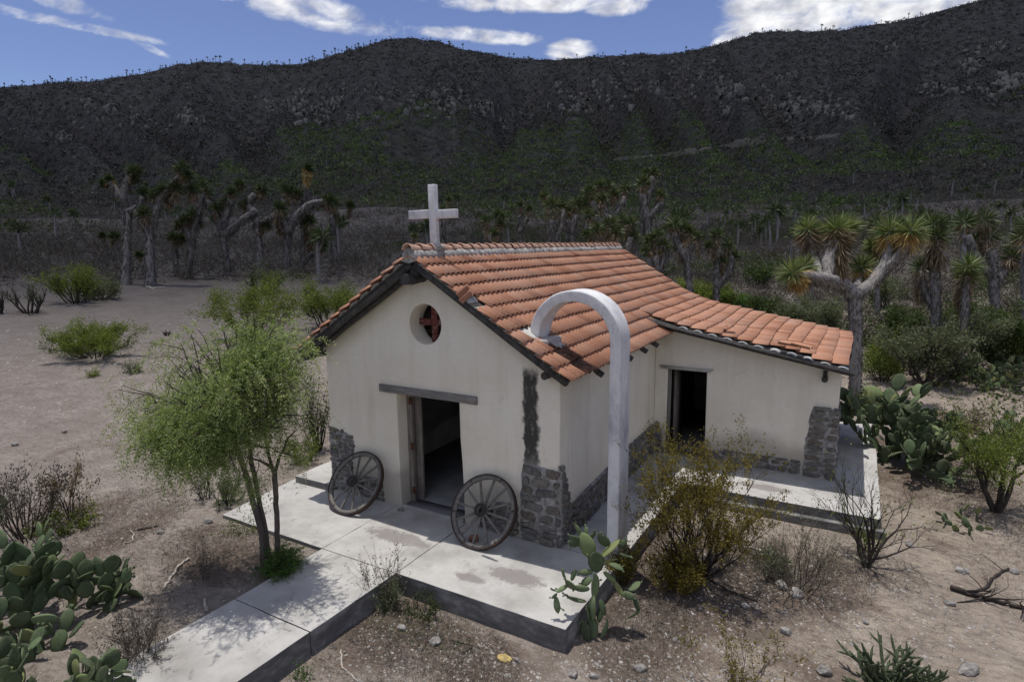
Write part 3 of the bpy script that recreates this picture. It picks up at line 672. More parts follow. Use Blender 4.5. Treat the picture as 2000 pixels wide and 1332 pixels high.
stone_patch((0, 0, 0), (1, 0, 0), (0, -1, 0), lerp_u([(0, .52, 1.24), (.36, .54, 1.22), (.44, .54, 1.0)]), 0, .44, .06, .13, .12, .3, 2)
stone_patch((0, 0, 0), (1, 0, 0), (0, -1, 0), lerp_u([(0, 3.12, 3.95), (.28, 3.25, 3.95), (.52, 3.62, 3.95)]), 0, .52, .08, .16, .12, .32, 3, th=.09, lift=.03)
stone_patch((0, 0, 0), (1, 0, 0), (0, -1, 0), lerp_u([(0, 3.93, 4.66), (.6, 3.94, 4.66), (1.15, 3.98, 4.65), (1.25, 4.02, 4.2)]), 0, 1.22, .05, .17, .14, .42, 4, 'stone_corner', th=.09, lift=.035, label='stained stone corner right of the right wheel')
stone_patch((4.63, 0, 0), (0, 1, 0), (1, 0, 0), lerp_u([(0, -.05, .36), (.6, -.04, .34), (1.1, -.03, .16), (1.27, -.03, .06)]), 0, 1.27, .06, .16, .1, .28, 5, 'stone_corner', th=.07, lift=.03)
stone_patch((4.63, 0, 0), (0, 1, 0), (1, 0, 0), lerp_u([(0, .34, 4.66), (.44, .34, 4.66), (.56, .5, 4.6), (.62, 3.2, 4.66), (.74, 3.7, 4.66)]), 0, .66, .07, .15, .10, .26, 6, th=.08, lift=.02)
stone_patch((0, WY, 0), (1, 0, 0), (0, -1, 0), lerp_u([(0, 7.50, 8.08), (.6, 7.52, 8.08), (1.34, 7.60, 8.08), (1.40, 7.62, 8.0)]), 0, 1.40, .09, .13, .2, .36, 7, 'stone_corner', th=.06, lift=.025, label='squared stone corner at the end of the wing')
stone_patch((0, WY, 0), (1, 0, 0), (0, -1, 0), lerp_u([(0, 5.72, 7.5), (.24, 5.74, 7.5), (.3, 6.3, 7.5)]), 0, .30, .08, .14, .14, .3, 8)
stone_patch((0, WY, 0), (1, 0, 0), (0, -1, 0), lerp_u([(0, 4.66, 4.88), (.55, 4.66, 4.80), (.74, 4.66, 4.70)]), 0, .72, .08, .14, .1, .2, 9)
stone_patch((8.05, WY, 0), (0, 1, 0), (1, 0, 0), lerp_u([(0, -.02, .5), (1.36, -.02, .4)]), 0, 1.38, .09, .14, .16, .3, 10, 'stone_corner', th=.06, lift=.02)
# damp footing, the left side step meets the wall

# slabs: each poured bay is a piece of its own with a sawn joint between
slab = empty('concrete_slab', (2.3, -.9, 0), 'pale concrete platform and path in front of and around the chapel', 'platform')
def PS(o): o.parent = slab; o.matrix_parent_inverse = Matrix.Translation(slab.location).inverted(); return o
rgp = RG(55)
def bay(poly, z1=0.0, z0=-.50, name='slab_bay'):
    q = []
    for i in range(len(poly)):
        a = np.array(poly[i]); b = np.array(poly[(i+1) % len(poly)]); m_ = max(1, int(np.linalg.norm(b-a)/.22)); nn = np.array([-(b-a)[1], (b-a)[0]])/np.linalg.norm(b-a)
        for k in range(m_): q.append(tuple(a+(b-a)*k/m_+(nn*rgp.uniform(-.004, .004) if k else 0)))
    poly = q
    n_ = len(poly); V = [(x, y, z1) for x, y in poly]+[(x, y, z0) for x, y in poly]
    bm = bmesh.new(); vs = [bm.verts.new(v) for v in V]
    f = bm.faces.new(vs[:n_]); f.material_index = 0
    for i in range(n_):
        j = (i+1) % n_; q = bm.faces.new((vs[i], vs[i+n_], vs[j+n_], vs[j])); q.material_index = 1
    bmesh.ops.recalc_face_normals(bm, faces=bm.faces[:])
    if f.normal.z < 0: bmesh.ops.reverse_faces(bm, faces=bm.faces[:])
    me = bpy.data.meshes.new(name); bm.to_mesh(me); bm.free(); me.materials.append(MT['concrete']); me.materials.append(MT['concrete_side'])
    o = link(name, me); PS(o); bevel(o, .007, 2); return o
g_ = .004
bay([(-.86, -1.70), (1.52-g_, -1.70), (1.52-g_, .0), (-1.05, .0), (-1.05, -.06)])
bay([(1.52+g_, -1.70), (2.945-g_, -1.70), (2.96-g_, .0), (1.52+g_, .0)])
bay([(2.945+g_, -1.70), (5.50, -1.70), (5.54, .0), (2.96+g_, .0)])
bay([(4.60, .008), (5.54, .008), (5.62, 3.24), (4.60, 3.24)])
bay([(4.60, 3.248), (6.20, 3.248), (6.20, 4.70), (4.60, 4.70)])
bay([(6.208, 3.248), (8.78, 3.248), (8.79, 4.70), (6.208, 4.70)])
bay([(8.03, 4.708), (8.79, 4.708), (8.80, 9.1), (8.03, 9.1)])
bay([(1.52, -1.708), (2.945, -1.708), (2.90, -3.16), (1.525, -3.16)], name='path_bay')
bay([(1.525, -3.172), (2.90, -3.172), (2.86, -4.62), (1.50, -4.62)], name='path_bay')
bay([(1.50, -4.632), (2.86, -4.632), (2.80, -6.4), (1.46, -6.4)], name='path_bay')
bay([(-.90, -.13), (-.002, -.13), (-.002, 9.1), (-1.0, 9.1)], z1=.125, name='side_step')
bay([(6.1, 3.12), (8.86, 3.13), (8.86, 3.246), (6.1, 3.242)], z1=-.155, name='lower_step').data.polygons[0].material_index = 1

# roof deck, battens, rafters
def strip_prof(wing):
    pts = [(RX-2.62, prof(RX-2.62)), (RX, RZ)]
    if wing: pts += [(a, prof(a, True)) for a in (3.9, 4.3, 4.7, 5.1, 8.27)]
    else: pts += [(4.90, prof(4.90))]
    return pts
def deck(name, pts, y0, y1, zo, th, mt):
    V = []; n_ = len(pts)
    for y in (y0, y1):
        for dz in (zo, zo-th): V += [(x, y, z+dz) for x, z in pts]
    F = []
    for i in range(n_-1):
        F += [(i, i+1, 2*n_+i+1, 2*n_+i), (n_+i, 3*n_+i, 3*n_+i+1, n_+i+1), (i, n_+i, n_+i+1, i+1), (2*n_+i, 2*n_+i+1, 3*n_+i+1, 3*n_+i)]
    F += [(0, 2*n_, 3*n_, n_), (n_-1, 2*n_-1, 4*n_-1, 3*n_-1)]
    return MB().add(V, F).build(name, mt)
roof = P_(deck('roof', strip_prof(False), -.33, 4.24, -.085, .035, MT['wood_dark']))
roof['label'] = 'clay tile roof over the nave and wing'
deck2 = deck('roof_deck', strip_prof(True), 4.243, 8.78, -.085, .035, MT['wood_dark']); deck2.parent = roof
RP = roof.matrix_world.copy()
def PR(o):
    o.parent = roof; return o
roof.location = (0, 0, 0)
bpy.context.view_layer.update()
def PR(o):
    o.parent = roof; o.matrix_parent_inverse = (Matrix.Translation(chapel.location)@Matrix.Translation(chapel.location).inverted()).inverted(); return o
rgb = RG(31)
def beam(name, p0, p1, w, h, mt, pf=PR, bev=.008, jit=.01):
    """squared timber from p0 to p1 (centre line)"""
    p0 = np.array(p0, float); p1 = np.array(p1, float); n_ = 7; d = unit(p1-p0)
    side = np.array([0, 1., 0]) if abs(d[1]) < .7 else np.array([1., 0, 0]); up = unit(np.cross(side, d)); side = unit(np.cross(d, up)); V = []
    for i in range(n_):
        c = p0+(p1-p0)*i/(n_-1)+rgb.uniform(-jit, jit, 3)*.7
        for a, b in ((-1, -1), (1, -1), (1, 1), (-1, 1)): V.append(c+side*a*w/2*rgb.uniform(.93, 1.05)+up*b*h/2*rgb.uniform(.93, 1.05))
    F = [(i*4+j, i*4+(j+1) % 4, (i+1)*4+(j+1) % 4, (i+1)*4+j) for i in range(n_-1) for j in range(4)]+[(3, 2, 1, 0), (n_*4-4, n_*4-3, n_*4-2, n_*4-1)]
    return pf(MB().add(V, F).build(name, mt))
def log(name, p0, p1, r, mt, pf=PR):
    mb = MB(); tube(mb, np.linspace(p0, p1, 5)+rgb.normal(size=(5, 3))*r*.06, r*np.array([1, 1.03, .98, 1, .97]), 9, True, .5, .06, rgb); return pf(mb.build(name, mt, None, True))
for s in (-1, 1):
    x0, x1 = RX+s*.03, RX+s*2.58
    beam('verge_rafter', (x0, -.27, prof(x0)-.18), (x1, -.27, prof(x1)-.17), .09, .10, MT['wood_dark'])
    beam('verge_rafter', (x0, -.10, prof(x0)-.21), (RX+s*2.45, -.10, prof(RX+s*2.45)-.20), .08, .11, MT['wood_dark'])
beam('verge_rafter', (4.86, 4.50, prof(4.86, True)-.15), (8.24, 4.50, prof(8.24, True)-.14), .10, .09, MT['wood_dark'])
log('ridge_pole', (RX-.02, -.46, 3.93), (RX-.02, .3, 3.96), .085, MT['wood_dark'])
beam('king_block', (RX-.01, -.22, 3.98), (RX-.01, -.22, 4.13), .12, .12, MT['wood_dark'])
log('purlin', (-.10, -.42, 2.55), (-.08, .2, 2.57), .065, MT['wood_dark']); beam('purlin_block', (-.10, -.27, 2.60), (-.10, -.27, 2.80), .07, .08, MT['wood_dark'])
log('purlin', (4.46, -.16, 2.60), (4.46, .3, 2.62), .055, MT['wood_dark'])
log('purlin', (7.80, WY-.17, 1.93), (7.80, WY+.2, 1.93), .05, MT['wood_dark']); beam('purlin_block', (7.80, WY-.10, 1.97), (7.80, WY-.10, 2.09), .08, .07, MT['wood_dark'])
for y in (.75, 1.42, 2.1, 2.9, 3.6): # rafter tails under the side eave
    beam('rafter_tail', (4.55, y, prof(4.55)-.18), (4.99, y, prof(4.99)-.165), .07, .075, MT['wood_dark'])
for y in np.arange(5.2, 8.6, .62):
    beam('rafter_tail', (7.9, y, prof(7.9, True)-.17), (8.27, y, prof(8.27, True)-.16), .06, .07, MT['wood_dark'])
# curled sheet ends glinting under the verge tiles
for s, k0, k1 in ((1, 0, 10), (-1, 0, 10)):
    for k in range(k0, k1):
        a = .22+k*.285; x = RX+s*math.cos(math.atan(SL))*a; x2 = RX+s*math.cos(math.atan(SL))*(a+.17)
        V = []
        for i in range(5):
            t = i/4; xx = x+(x2-x)*t; z = prof(xx)-.068+.030*math.sin(t*math.pi)-.012
            for y in (-.352, -.02): V += [(xx, y, z), (xx, y, z-.010)]
        F = []
        for i in range(4):
            q = i*4; F += [(q, q+2, q+6, q+4), (q+1, q+5, q+7, q+3), (q, q+4, q+5, q+1), (q+2, q+3, q+7, q+6)]
        PR(MB().add(V, F+[(0, 1, 3, 2), (16, 18, 19, 17)]).build('sheet_end', MT['sheet']))
for k in range(11):
    x = 5.15+k*.285; V = []
    for i in range(5):
        t = i/4; xx = x+.17*t; z = prof(xx, True)-.075+.026*math.sin(t*math.pi)-.01
        for y in (4.468, 4.70): V += [(xx, y, z), (xx, y, z-.010)]
    F = []
    for i in range(4):
        q = i*4; F += [(q, q+2, q+6, q+4), (q+1, q+5, q+7, q+3), (q, q+4, q+5, q+1), (q+2, q+3, q+7, q+6)]
    PR(MB().add(V, F+[(0, 1, 3, 2), (16, 18, 19, 17)]).build('sheet_end', MT['sheet']))

# tiles: double-roll clay tiles
TW, TL, EXP = .274, .335, .285
def tile_mesh(name='roof_tile', L=TL, r=None):
    """x across, y down the slope from 0 to L, z up"""
    n_ = 10; xs = np.linspace(0, TW, n_+1); ph = np.linspace(0, 2, n_+1) % 1.0
    z = .046*np.maximum(0, np.sin(np.pi*np.clip(np.linspace(0, 2, n_+1) % 1.0/.80, 0, 1)))**.8; z[-1] = z[0]
    V = []
    for y, dz in ((0, 0), (L, 0)): V += [(x, y, q) for x, q in zip(xs, z)]
    V += [(x, L, q-.013) for x, q in zip(xs, z)]; V += [(x, 0, q-.010) for x, q in zip(xs, z)]
    m_ = n_+1; F = []
    for i in range(n_):
        F.append((i, i+1, m_+i+1, m_+i)[::-1]); F.append((m_+i, m_+i+1, 2*m_+i+1, 2*m_+i)[::-1])
    F += [(0, m_, 2*m_, 3*m_), (n_, 4*m_-1, 3*m_-1, 2*m_-1)]
    return np.array(V, float), np.array(F)
TV, TF = tile_mesh()
tile_me = MB().add(TV, TF, 0.0).mesh('roof_tile', MT['tile'])
_AX = np.linspace(RX, 8.6, 600); _AZp = np.array([prof(a, True) for a in _AX]); _AS = np.concatenate([[0], np.cumsum(np.hypot(np.diff(_AX), np.diff(_AZp)))])
def slope_frame(s, side, wing):
    """point and down-slope direction at slope length s from the ridge"""
    c = math.cos(math.atan(SL)); sk = (4.49-RX)/c
    if side < 0 or not wing or s <= 1.8:
        x = RX+side*c*s; return np.array([x, 0, prof(RX+c*s)]), np.array([side*c, 0, -math.sin(math.atan(SL))])
    x = float(np.interp(s, _AS, _AX)); return np.array([x, 0, prof(x, True)]), unit(np.array([.02, 0, prof(x+.01, True)-prof(x-.01, True)]))
rt = RG(77); tiles = []
ncol = 34
for side in (1, -1):
    for col in range(ncol):
        y0 = -.385+col*TW
        wing = y0 > 4.3; nrow = 11 if not wing else 22
        if side < 0: nrow = 11
        for row in range(nrow):
            wav = .006*math.sin(col*.9+row*.6)+.008*math.sin(col*.25+row*1.7)+rt.normal()*.003
            if wing and side > 0 and row > 9: wav += .028*math.sin((col-17)*.33+row*.5)
            s = .03+row*EXP+wav
            if row == 0: s = max(s, .03)
            P, D = slope_frame(s, side, wing)
            if wing and side > 0 and 8 <= row <= 10:
                _, D2 = slope_frame(s+EXP, side, True); D = unit(D+D2)
            N = np.array([-D[2]*side*1.0, 0, D[0]*side]); N = N/np.linalg.norm(N)
            if N[2] < 0: N = -N
            # lifted lower end: the tile lies on the one below
            D3 = unit(D*1.0+N*.135); N3 = unit(np.cross(np.array([0, 1., 0]), D3)); N3 = N3 if N3[2] > 0 else -N3
            yaw = rt.normal()*.010; X = np.array([0, 1., 0]) if side > 0 else np.array([0, -1., 0])
            X = unit(X+D3*yaw*(1)); Y = unit(D3-X*(D3@X)); Z = np.cross(X, Y)
            if Z[2] < 0: X = -X; Z = np.cross(X, Y)
            o_ = P+np.array([0, y0, 0])-N3*.052+N3*rt.uniform(0, .006)+np.array([0, rt.normal()*.003, 0])
            if X[1] < 0: o_ = o_+np.array([0, TW, 0])
            tiles.append((o_, X, Y, Z, side, row, col, wing))
# the foot of the arch breaks through the tiles: a few are missing and patched with sheet
def gone(t):
    o_, X, Y, Z, side, row, col, wing = t
    if side < 0: return False
    if not wing and row == 7 and col in (1, 2): return True
    if not wing and row == 8 and col == 2: return True
    if not wing and row == 4 and col == 0: return True
    if wing and row in (17, 18, 19) and col == 18: return True
    return col <= 17 and not wing and False
tiles = [t for t in tiles if not gone(t)]
def key(t):
    c = t[0]+t[2]*.15
    if t[4] < 0 and t[6] > 0: return 1e6+np.linalg.norm(c-CAMP)
    return np.linalg.norm(c-CAMP)
tiles.sort(key=key)
for t in tiles[:296]:
    o = link('roof_tile', tile_me); M_ = Matrix.Identity(4)
    for i in range(3): M_[i][0] = t[1][i]; M_[i][1] = t[2][i]; M_[i][2] = t[3][i]; M_[i][3] = t[0][i]
    o.matrix_world = M_; o.parent = roof
mb = MB()
for t in tiles[296:]:
    mb.add(TV@np.stack([t[1], t[2], t[3]])+t[0], TF, rt.uniform(0, 1))
o = mb.build('roof_tiles_far', MT['tile']); tag(o, kind='stuff'); o.parent = roof
# slipped tiles: one hanging off the front verge, two lifted and one loose on the wing edge
def loose(p, X, Y, label, sc=1):
    X = unit(X); Y = unit(np.array(Y)-X*(np.array(Y)@X)); Z = np.cross(X, Y); o = link('roof_tile', tile_me); M_ = Matrix.Identity(4)
    for i in range(3): M_[i][0] = X[i]*sc; M_[i][1] = Y[i]*sc; M_[i][2] = Z[i]*sc; M_[i][3] = p[i]
    o.matrix_world = M_; o.parent = roof; o['label'] = label
loose((3.22, -.46, 3.77), (.55, -.15, -.8), (.75, -.05, .55), 'slipped tile hanging over the front verge', .72)
loose((7.0, 4.38, 2.60), (.15, 1, .02), (1, -.28, -.10), 'lifted tile at the wing edge'); loose((7.22, 4.33, 2.60), (.25, 1, -.02), (1, -.4, -.16), 'tilted tile at the wing edge')
loose((5.98, 4.62, 2.80), (1, .2, 0), (-.2, 1, -.1), 'loose tile lying on the wing roof', .8)
# ridge: bedded half-round tiles in pale mortar
V = []; F = []; nr = 70; rr_ = RG(9)
for i in range(nr):
    y = -.37+9.22*i/(nr-1)
    for (dx, dz) in ((-.16, -.13), (-.10, .015), (0, .06), (.10, .015), (.17, -.125), (.0, -.16)):
        V.append((RX+dx+rr_.uniform(-.012, .012), y, RZ+dz+rr_.uniform(-.010, .010)-.01))
for i in range(nr-1):
    for j in range(6): F.append((i*6+j, i*6+(j+1) % 6, (i+1)*6+(j+1) % 6, (i+1)*6+j))
rm = MB().add(V, F); rm.add(V[:6], [(0, 1, 2, 3), (0, 3, 4, 5)]); rm.add(V[-6:], [(0, 1, 2, 3), (0, 3, 4, 5)])
PR(rm.build('ridge_mortar', MT['ridge_mortar'], None, False))
def halfround():
    V = []; F = []; n_ = 9; L = .33
    for y, r in ((0, .070), (L, .098)):
        for i in range(n_+1):
            a = math.pi*i/n_; V.append((r*math.cos(a), y, r*math.sin(a)))
        for i in range(n_+1):
            a = math.pi*i/n_; V.append(((r-.014)*math.cos(a), y, (r-.014)*math.sin(a)))
    m_ = n_+1
    for i in range(n_):
        F += [(i, i+1, 2*m_+i+1, 2*m_+i), (m_+i, 3*m_+i, 3*m_+i+1, m_+i+1), (i, m_+i, m_+i+1, i+1), (2*m_+i, 2*m_+i+1, 3*m_+i+1, 3*m_+i)]
    return MB().add(V, F, 0.0).mesh('ridge_tile', MT['tile_pale'])
hr = halfround(); nR = 33
for i in range(nR):
    o = link('ridge_tile', hr); y = -.42+i*.2805
    o.matrix_world = Matrix.Translation((RX+rr_.uniform(-.01, .01), y, RZ+.005+rr_.uniform(-.004, .004)))@Matrix.Rotation(math.pi, 4, 'Z')@Matrix.Translation((0, -.33, 0))@Matrix.Rotation(.05+rr_.uniform(-.01, .01), 4, 'X')@Matrix.Rotation(rr_.uniform(-.02, .02), 4, 'Z')
    o.parent = roof
# pale sheet patches beside the foot of the arch
s0 = slope_frame(2.02, 1, False)
def patch(y0, y1, sa, sb, dz, name='flashing_sheet'):
    A, D = slope_frame(sa, 1, False); B, _ = slope_frame(sb, 1, False); V = []
    m_ = 7
    for y in np.linspace(y0, y1, m_):
        for q in (A, B): V += [(q[0], y, q[2]+dz+.012*(int(round((y-y0)/(y1-y0)*(m_-1))) % 2)), (q[0], y, q[2]+dz-.006+.012*(int(round((y-y0)/(y1-y0)*(m_-1))) % 2))]
    F = []
    for i in range(m_-1):
        q = i*4; F += [(q, q+2, q+6, q+4), (q+1, q+5, q+7, q+3), (q, q+4, q+5, q+1), (q+2, q+3, q+7, q+6)]
    PR(MB().add(V, F+[(0, 1, 3, 2), (q+4, q+6, q+7, q+5)]).build(name, MT['tin']))
patch(-.10, .42, 2.00, 2.36, -.030)
patch(.16, .50, 2.34, 2.62, -.022)

# arch over the side eave, and the cross
AY0, AY1, ATH = .10, .51, .152
def arch():
    xo0, xo1 = 4.09, 5.48; cx_ = (xo0+xo1)/2; R = (xo1-xo0)/2; zc = 3.10
    prof_o = [(xo1+.015, -.01)]+[(xo1+.012*(1-t), -.01+(zc+.01)*t) for t in (.25, .5, .75)]
    prof_i = [(xo1+.015-ATH-.03, -.01)]+[(xo1-ATH-.02*(1-t), -.01+(zc+.01)*t) for t in (.25, .5, .75)]
    for a in np.linspace(0, math.pi, 30):
        prof_o.append((cx_+R*math.cos(a), zc+R*math.sin(a))); prof_i.append((cx_+(R-ATH)*math.cos(a), zc+(R-ATH)*math.sin(a)*.99))
    prof_o.append((xo0+.04, zc-.06)); prof_i.append((xo0+ATH+.04, zc-.16))
    V = []; n_ = len(prof_o); r = RG(3)
    for (xo, zo), (xi, zi) in zip(prof_o, prof_i):
        j = lambda: r.uniform(-.005, .005)
        V += [(xo+j(), AY0+j(), zo), (xi+j(), AY0+j(), zi), (xi+j(), AY1, zi), (xo+j(), AY1, zo)]
    F = [(i*4+k, (i+1)*4+k, (i+1)*4+(k+1) % 4, i*4+(k+1) % 4) for i in range(n_-1) for k in range(4)]+[(0, 1, 2, 3), (n_*4-1, n_*4-2, n_*4-3, n_*4-4)]
    o = MB().add(V, F).build('arch', MT['whitewash'], None, False); bevel(o, .02, 3)
    return tag(P_(o))
arch()['label'] = 'tall whitewashed arch standing against the side eave'
P_(box('arch_footing', 4.10, 4.42, AY0-.06, AY1+.02, 2.90, 3.085, MT['concrete'], bev=.03))
cr = empty('roof_cross', (RX, .30, RZ), 'whitewashed cross standing on the front end of the tiled ridge', 'cross')
box('post', -.062, .062, -.052, .052, -.05, 1.03, MT['whitewash'], cr, .008)
box('cross_arm', -.445, -.063, -.050, .050, .51, .645, MT['whitewash'], cr, .008); box('cross_arm', .063, .42, -.050, .050, .50, .635, MT['whitewash'], cr, .008)
bb = bpy.data.meshes.new('x'); bm = bmesh.new(); bmesh.ops.create_icosphere(bm, subdivisions=2, radius=.13)
for v in bm.verts: v.co = Vector((v.co.x*1.15, v.co.y*1.25, v.co.z*.62))*(1+.12*math.sin(v.co.x*50)*math.cos(v.co.y*43))
bm.to_mesh(bb); bm.free(); bb.materials.append(MT['ridge_mortar']); bb.name = 'mortar_collar'; link('mortar_collar', bb, cr, (0, 0, .04))
cr.rotation_euler = (0, math.radians(-.6), math.radians(6))

# wagon wheels
def wheel(c, psi, th, R, label, spin, hubcol):
    c = np.array(c); w = empty('wagon_wheel', (c[0], c[1], 0), label, 'wheel', 'old wagon wheels leaning on the front wall')
    h = np.array([math.cos(psi), math.sin(psi), 0]); bk = np.array([-math.sin(psi), math.cos(psi), 0]); up = np.array([0, 0, 1])*math.cos(th)+bk*math.sin(th)
    nrm = np.cross(up, h); nrm = nrm if nrm[1] < 0 else -nrm
    B = np.stack([h, up, nrm]); org = c-np.array([c[0], c[1], 0])
    r = RG(int(spin*100)+5)
    def put(V): return np.asarray(V)@B+org
    def ring(ri, ro, d0, d1, a0=0, a1=2*math.pi, n_=64, name='rim', mt=None, jit=0):
        V = []; closed = a1-a0 > 6.28; k = n_ if closed else n_+1
        for i in range(k):
            a = a0+(a1-a0)*i/n_; j = r.uniform(-jit, jit)
            for rr, d in ((ro+j, d0), (ro+j, d1), (ri+j, d1), (ri+j, d0)): V.append((rr*math.cos(a), rr*math.sin(a), d))
        F = [(i*4+q, i*4+(q+1) % 4, ((i+1) % k)*4+(q+1) % 4, ((i+1) % k)*4+q) for i in range(n_) for q in range(4)]
        if not closed: F += [(3, 2, 1, 0), (k*4-4, k*4-3, k*4-2, k*4-1)]
        return MB().add(put(V), F).build(name, mt, w, False)
    ring(R-.014, R, -.038, .038, name='tyre', mt=MT['iron'])
    for k in range(6):   # felloes
        a0 = spin+k*math.pi/3+.012; ring(R-.075, R-.0145, -.026, .030, a0, a0+math.pi/3-.024, 12, 'felloe', MT['wood_wheel'], .0015)
    hb = ring(.045, .088, -.09, .105, n_=24, name='hub', mt=MT['wood_wheel'])
    for d0, d1, ri, ro in ((.075, .118, .062, .098), (-.10, -.05, .06, .10), (.119, .135, .05, .078)):
        q = ring(ri, ro, d0, d1, n_=24, name='hub_band', mt=MT['hub']); q.parent = hb
    q = ring(.0, .046, .03, .06, n_=16, name='axle_hole', mt=MT['iron']); q.parent = hb
    for k in range(12):
        a = spin+.26+k*math.pi/6; V = []
        for rr, ww, dd in ((.086, .016, .022), (.16, .019, .017), (.30, .015, .013), (R-.072, .016, .013)):
            off = .035*(1-(rr-.086)/(R-.16))-.01
            for sx, sy in ((-1, -1), (1, -1), (1, 1), (-1, 1)):
                V.append((rr*math.cos(a)-sx*ww*math.sin(a), rr*math.sin(a)+sx*ww*math.cos(a), off+sy*dd))
        F = [(i*4+q, i*4+(q+1) % 4, (i+1)*4+(q+1) % 4, (i+1)*4+q) for i in range(3) for q in range(4)]
        MB().add(put(V), F).build('spoke', MT['wood_wheel'], w)
    for k in range(18):
        a = spin+k*math.pi/9; V = []; cxx, cyy = (R-.045)*math.cos(a), (R-.045)*math.sin(a)
        for d in (.029, .036):
            for i in range(6): V.append((cxx+.008*math.cos(i*math.pi/3), cyy+.008*math.sin(i*math.pi/3), d))
        if k % 3 == 0 or hubcol: MB().add(put(V), [(i, (i+1) % 6, 6+(i+1) % 6, 6+i) for i in range(6)]+[(6, 7, 8, 9), (6, 9, 10, 11)]).build('bolt', MT['iron'], w)
wheel((.944, -.388, .5587*math.cos(.671)), -.039, .671, .5587, 'grey wagon wheel left of the door, leaning at the stone corner', .1, False)
wheel((3.520, -.348, .5604*math.cos(.580)), -.053, .580, .5604, 'grey wagon wheel right of the door with a broken brick inside it', .22, True)
for nm, p, sc, m_, lb, ct in (('brick_piece', ony(925, 1050, -.45), (.16, .09, .11), MT['brick'], 'broken rust-red brick lying inside the right wagon wheel', 'brick'), ('wedge_stone', at(783, 994)+np.array([0, 0, .0]), (.13, .07, .05), MT['rock'], 'small dark stone by the left jamb of the chapel door', 'stone')):
    me = STONES[3].copy(); me.materials.clear(); me.materials.append(m_); o = link(nm, me); x_, y_ = p[0], p[1]
    if nm == 'wedge_stone': q = CAMP+raydir(783, 997)*((0-CAMP[2])/raydir(783, 997)[2]); x_, y_ = q[0], q[1]
    o.location = (x_, y_, sc[2]/2-.005); o.scale = sc; o.rotation_euler = (0, .1, .5); tag(o, lb, ct)
#@@PART3
# ------------------------------------------------------------------ plants
def limbs_mesh(out, n=5, minr=.0):
    mb = MB()
    for pts, rr in out:
        if rr[0] < minr: continue
        tube(mb, pts, rr, n if rr[0] > .012 else 3, False)
    return mb
def blades(rg, c, up, n, L, Wd, lo=-.25, hi=1.0, mb=None, r=None):
    """sword leaves radiating from c around the axis up"""
    mb = mb or MB(); up = unit(up); z = rg.uniform(lo, hi, n); a = rg.uniform(0, 2*np.pi, n); s = np.sqrt(np.maximum(0, 1-z*z))
    A = unit(np.cross(up, [.3, .9, .1])); B = np.cross(up, A)
    D = s[:, None]*(np.cos(a)[:, None]*A+np.sin(a)[:, None]*B)+z[:, None]*up
    leaves(mb, np.asarray(c)+D*L*.06, D, L*rg.uniform(.8, 1.08, n), Wd, rg, r)
    return mb
def skirt(rg, c, up, n, R, Ls, Wd, mb):
    """dead leaves hanging back along the stem below a head"""
    up = unit(up); t = rg.uniform(0, 1, n); a = rg.uniform(0, 2*np.pi, n)
    A = unit(np.cross(up, [.3, .9, .1])); B = np.cross(up, A)
    O = np.cos(a)[:, None]*A+np.sin(a)[:, None]*B
    P = np.asarray(c)-up*t[:, None]*Ls+O*R*.14
    D = O*(.62-.45*t[:, None])+np.array([0, 0, -1.])*(.35+.65*t[:, None])+rg.normal(size=(n, 3))*.12
    leaves(mb, P, D, R*rg.uniform(.5, .95, n)*(1-.25*t), Wd, rg)
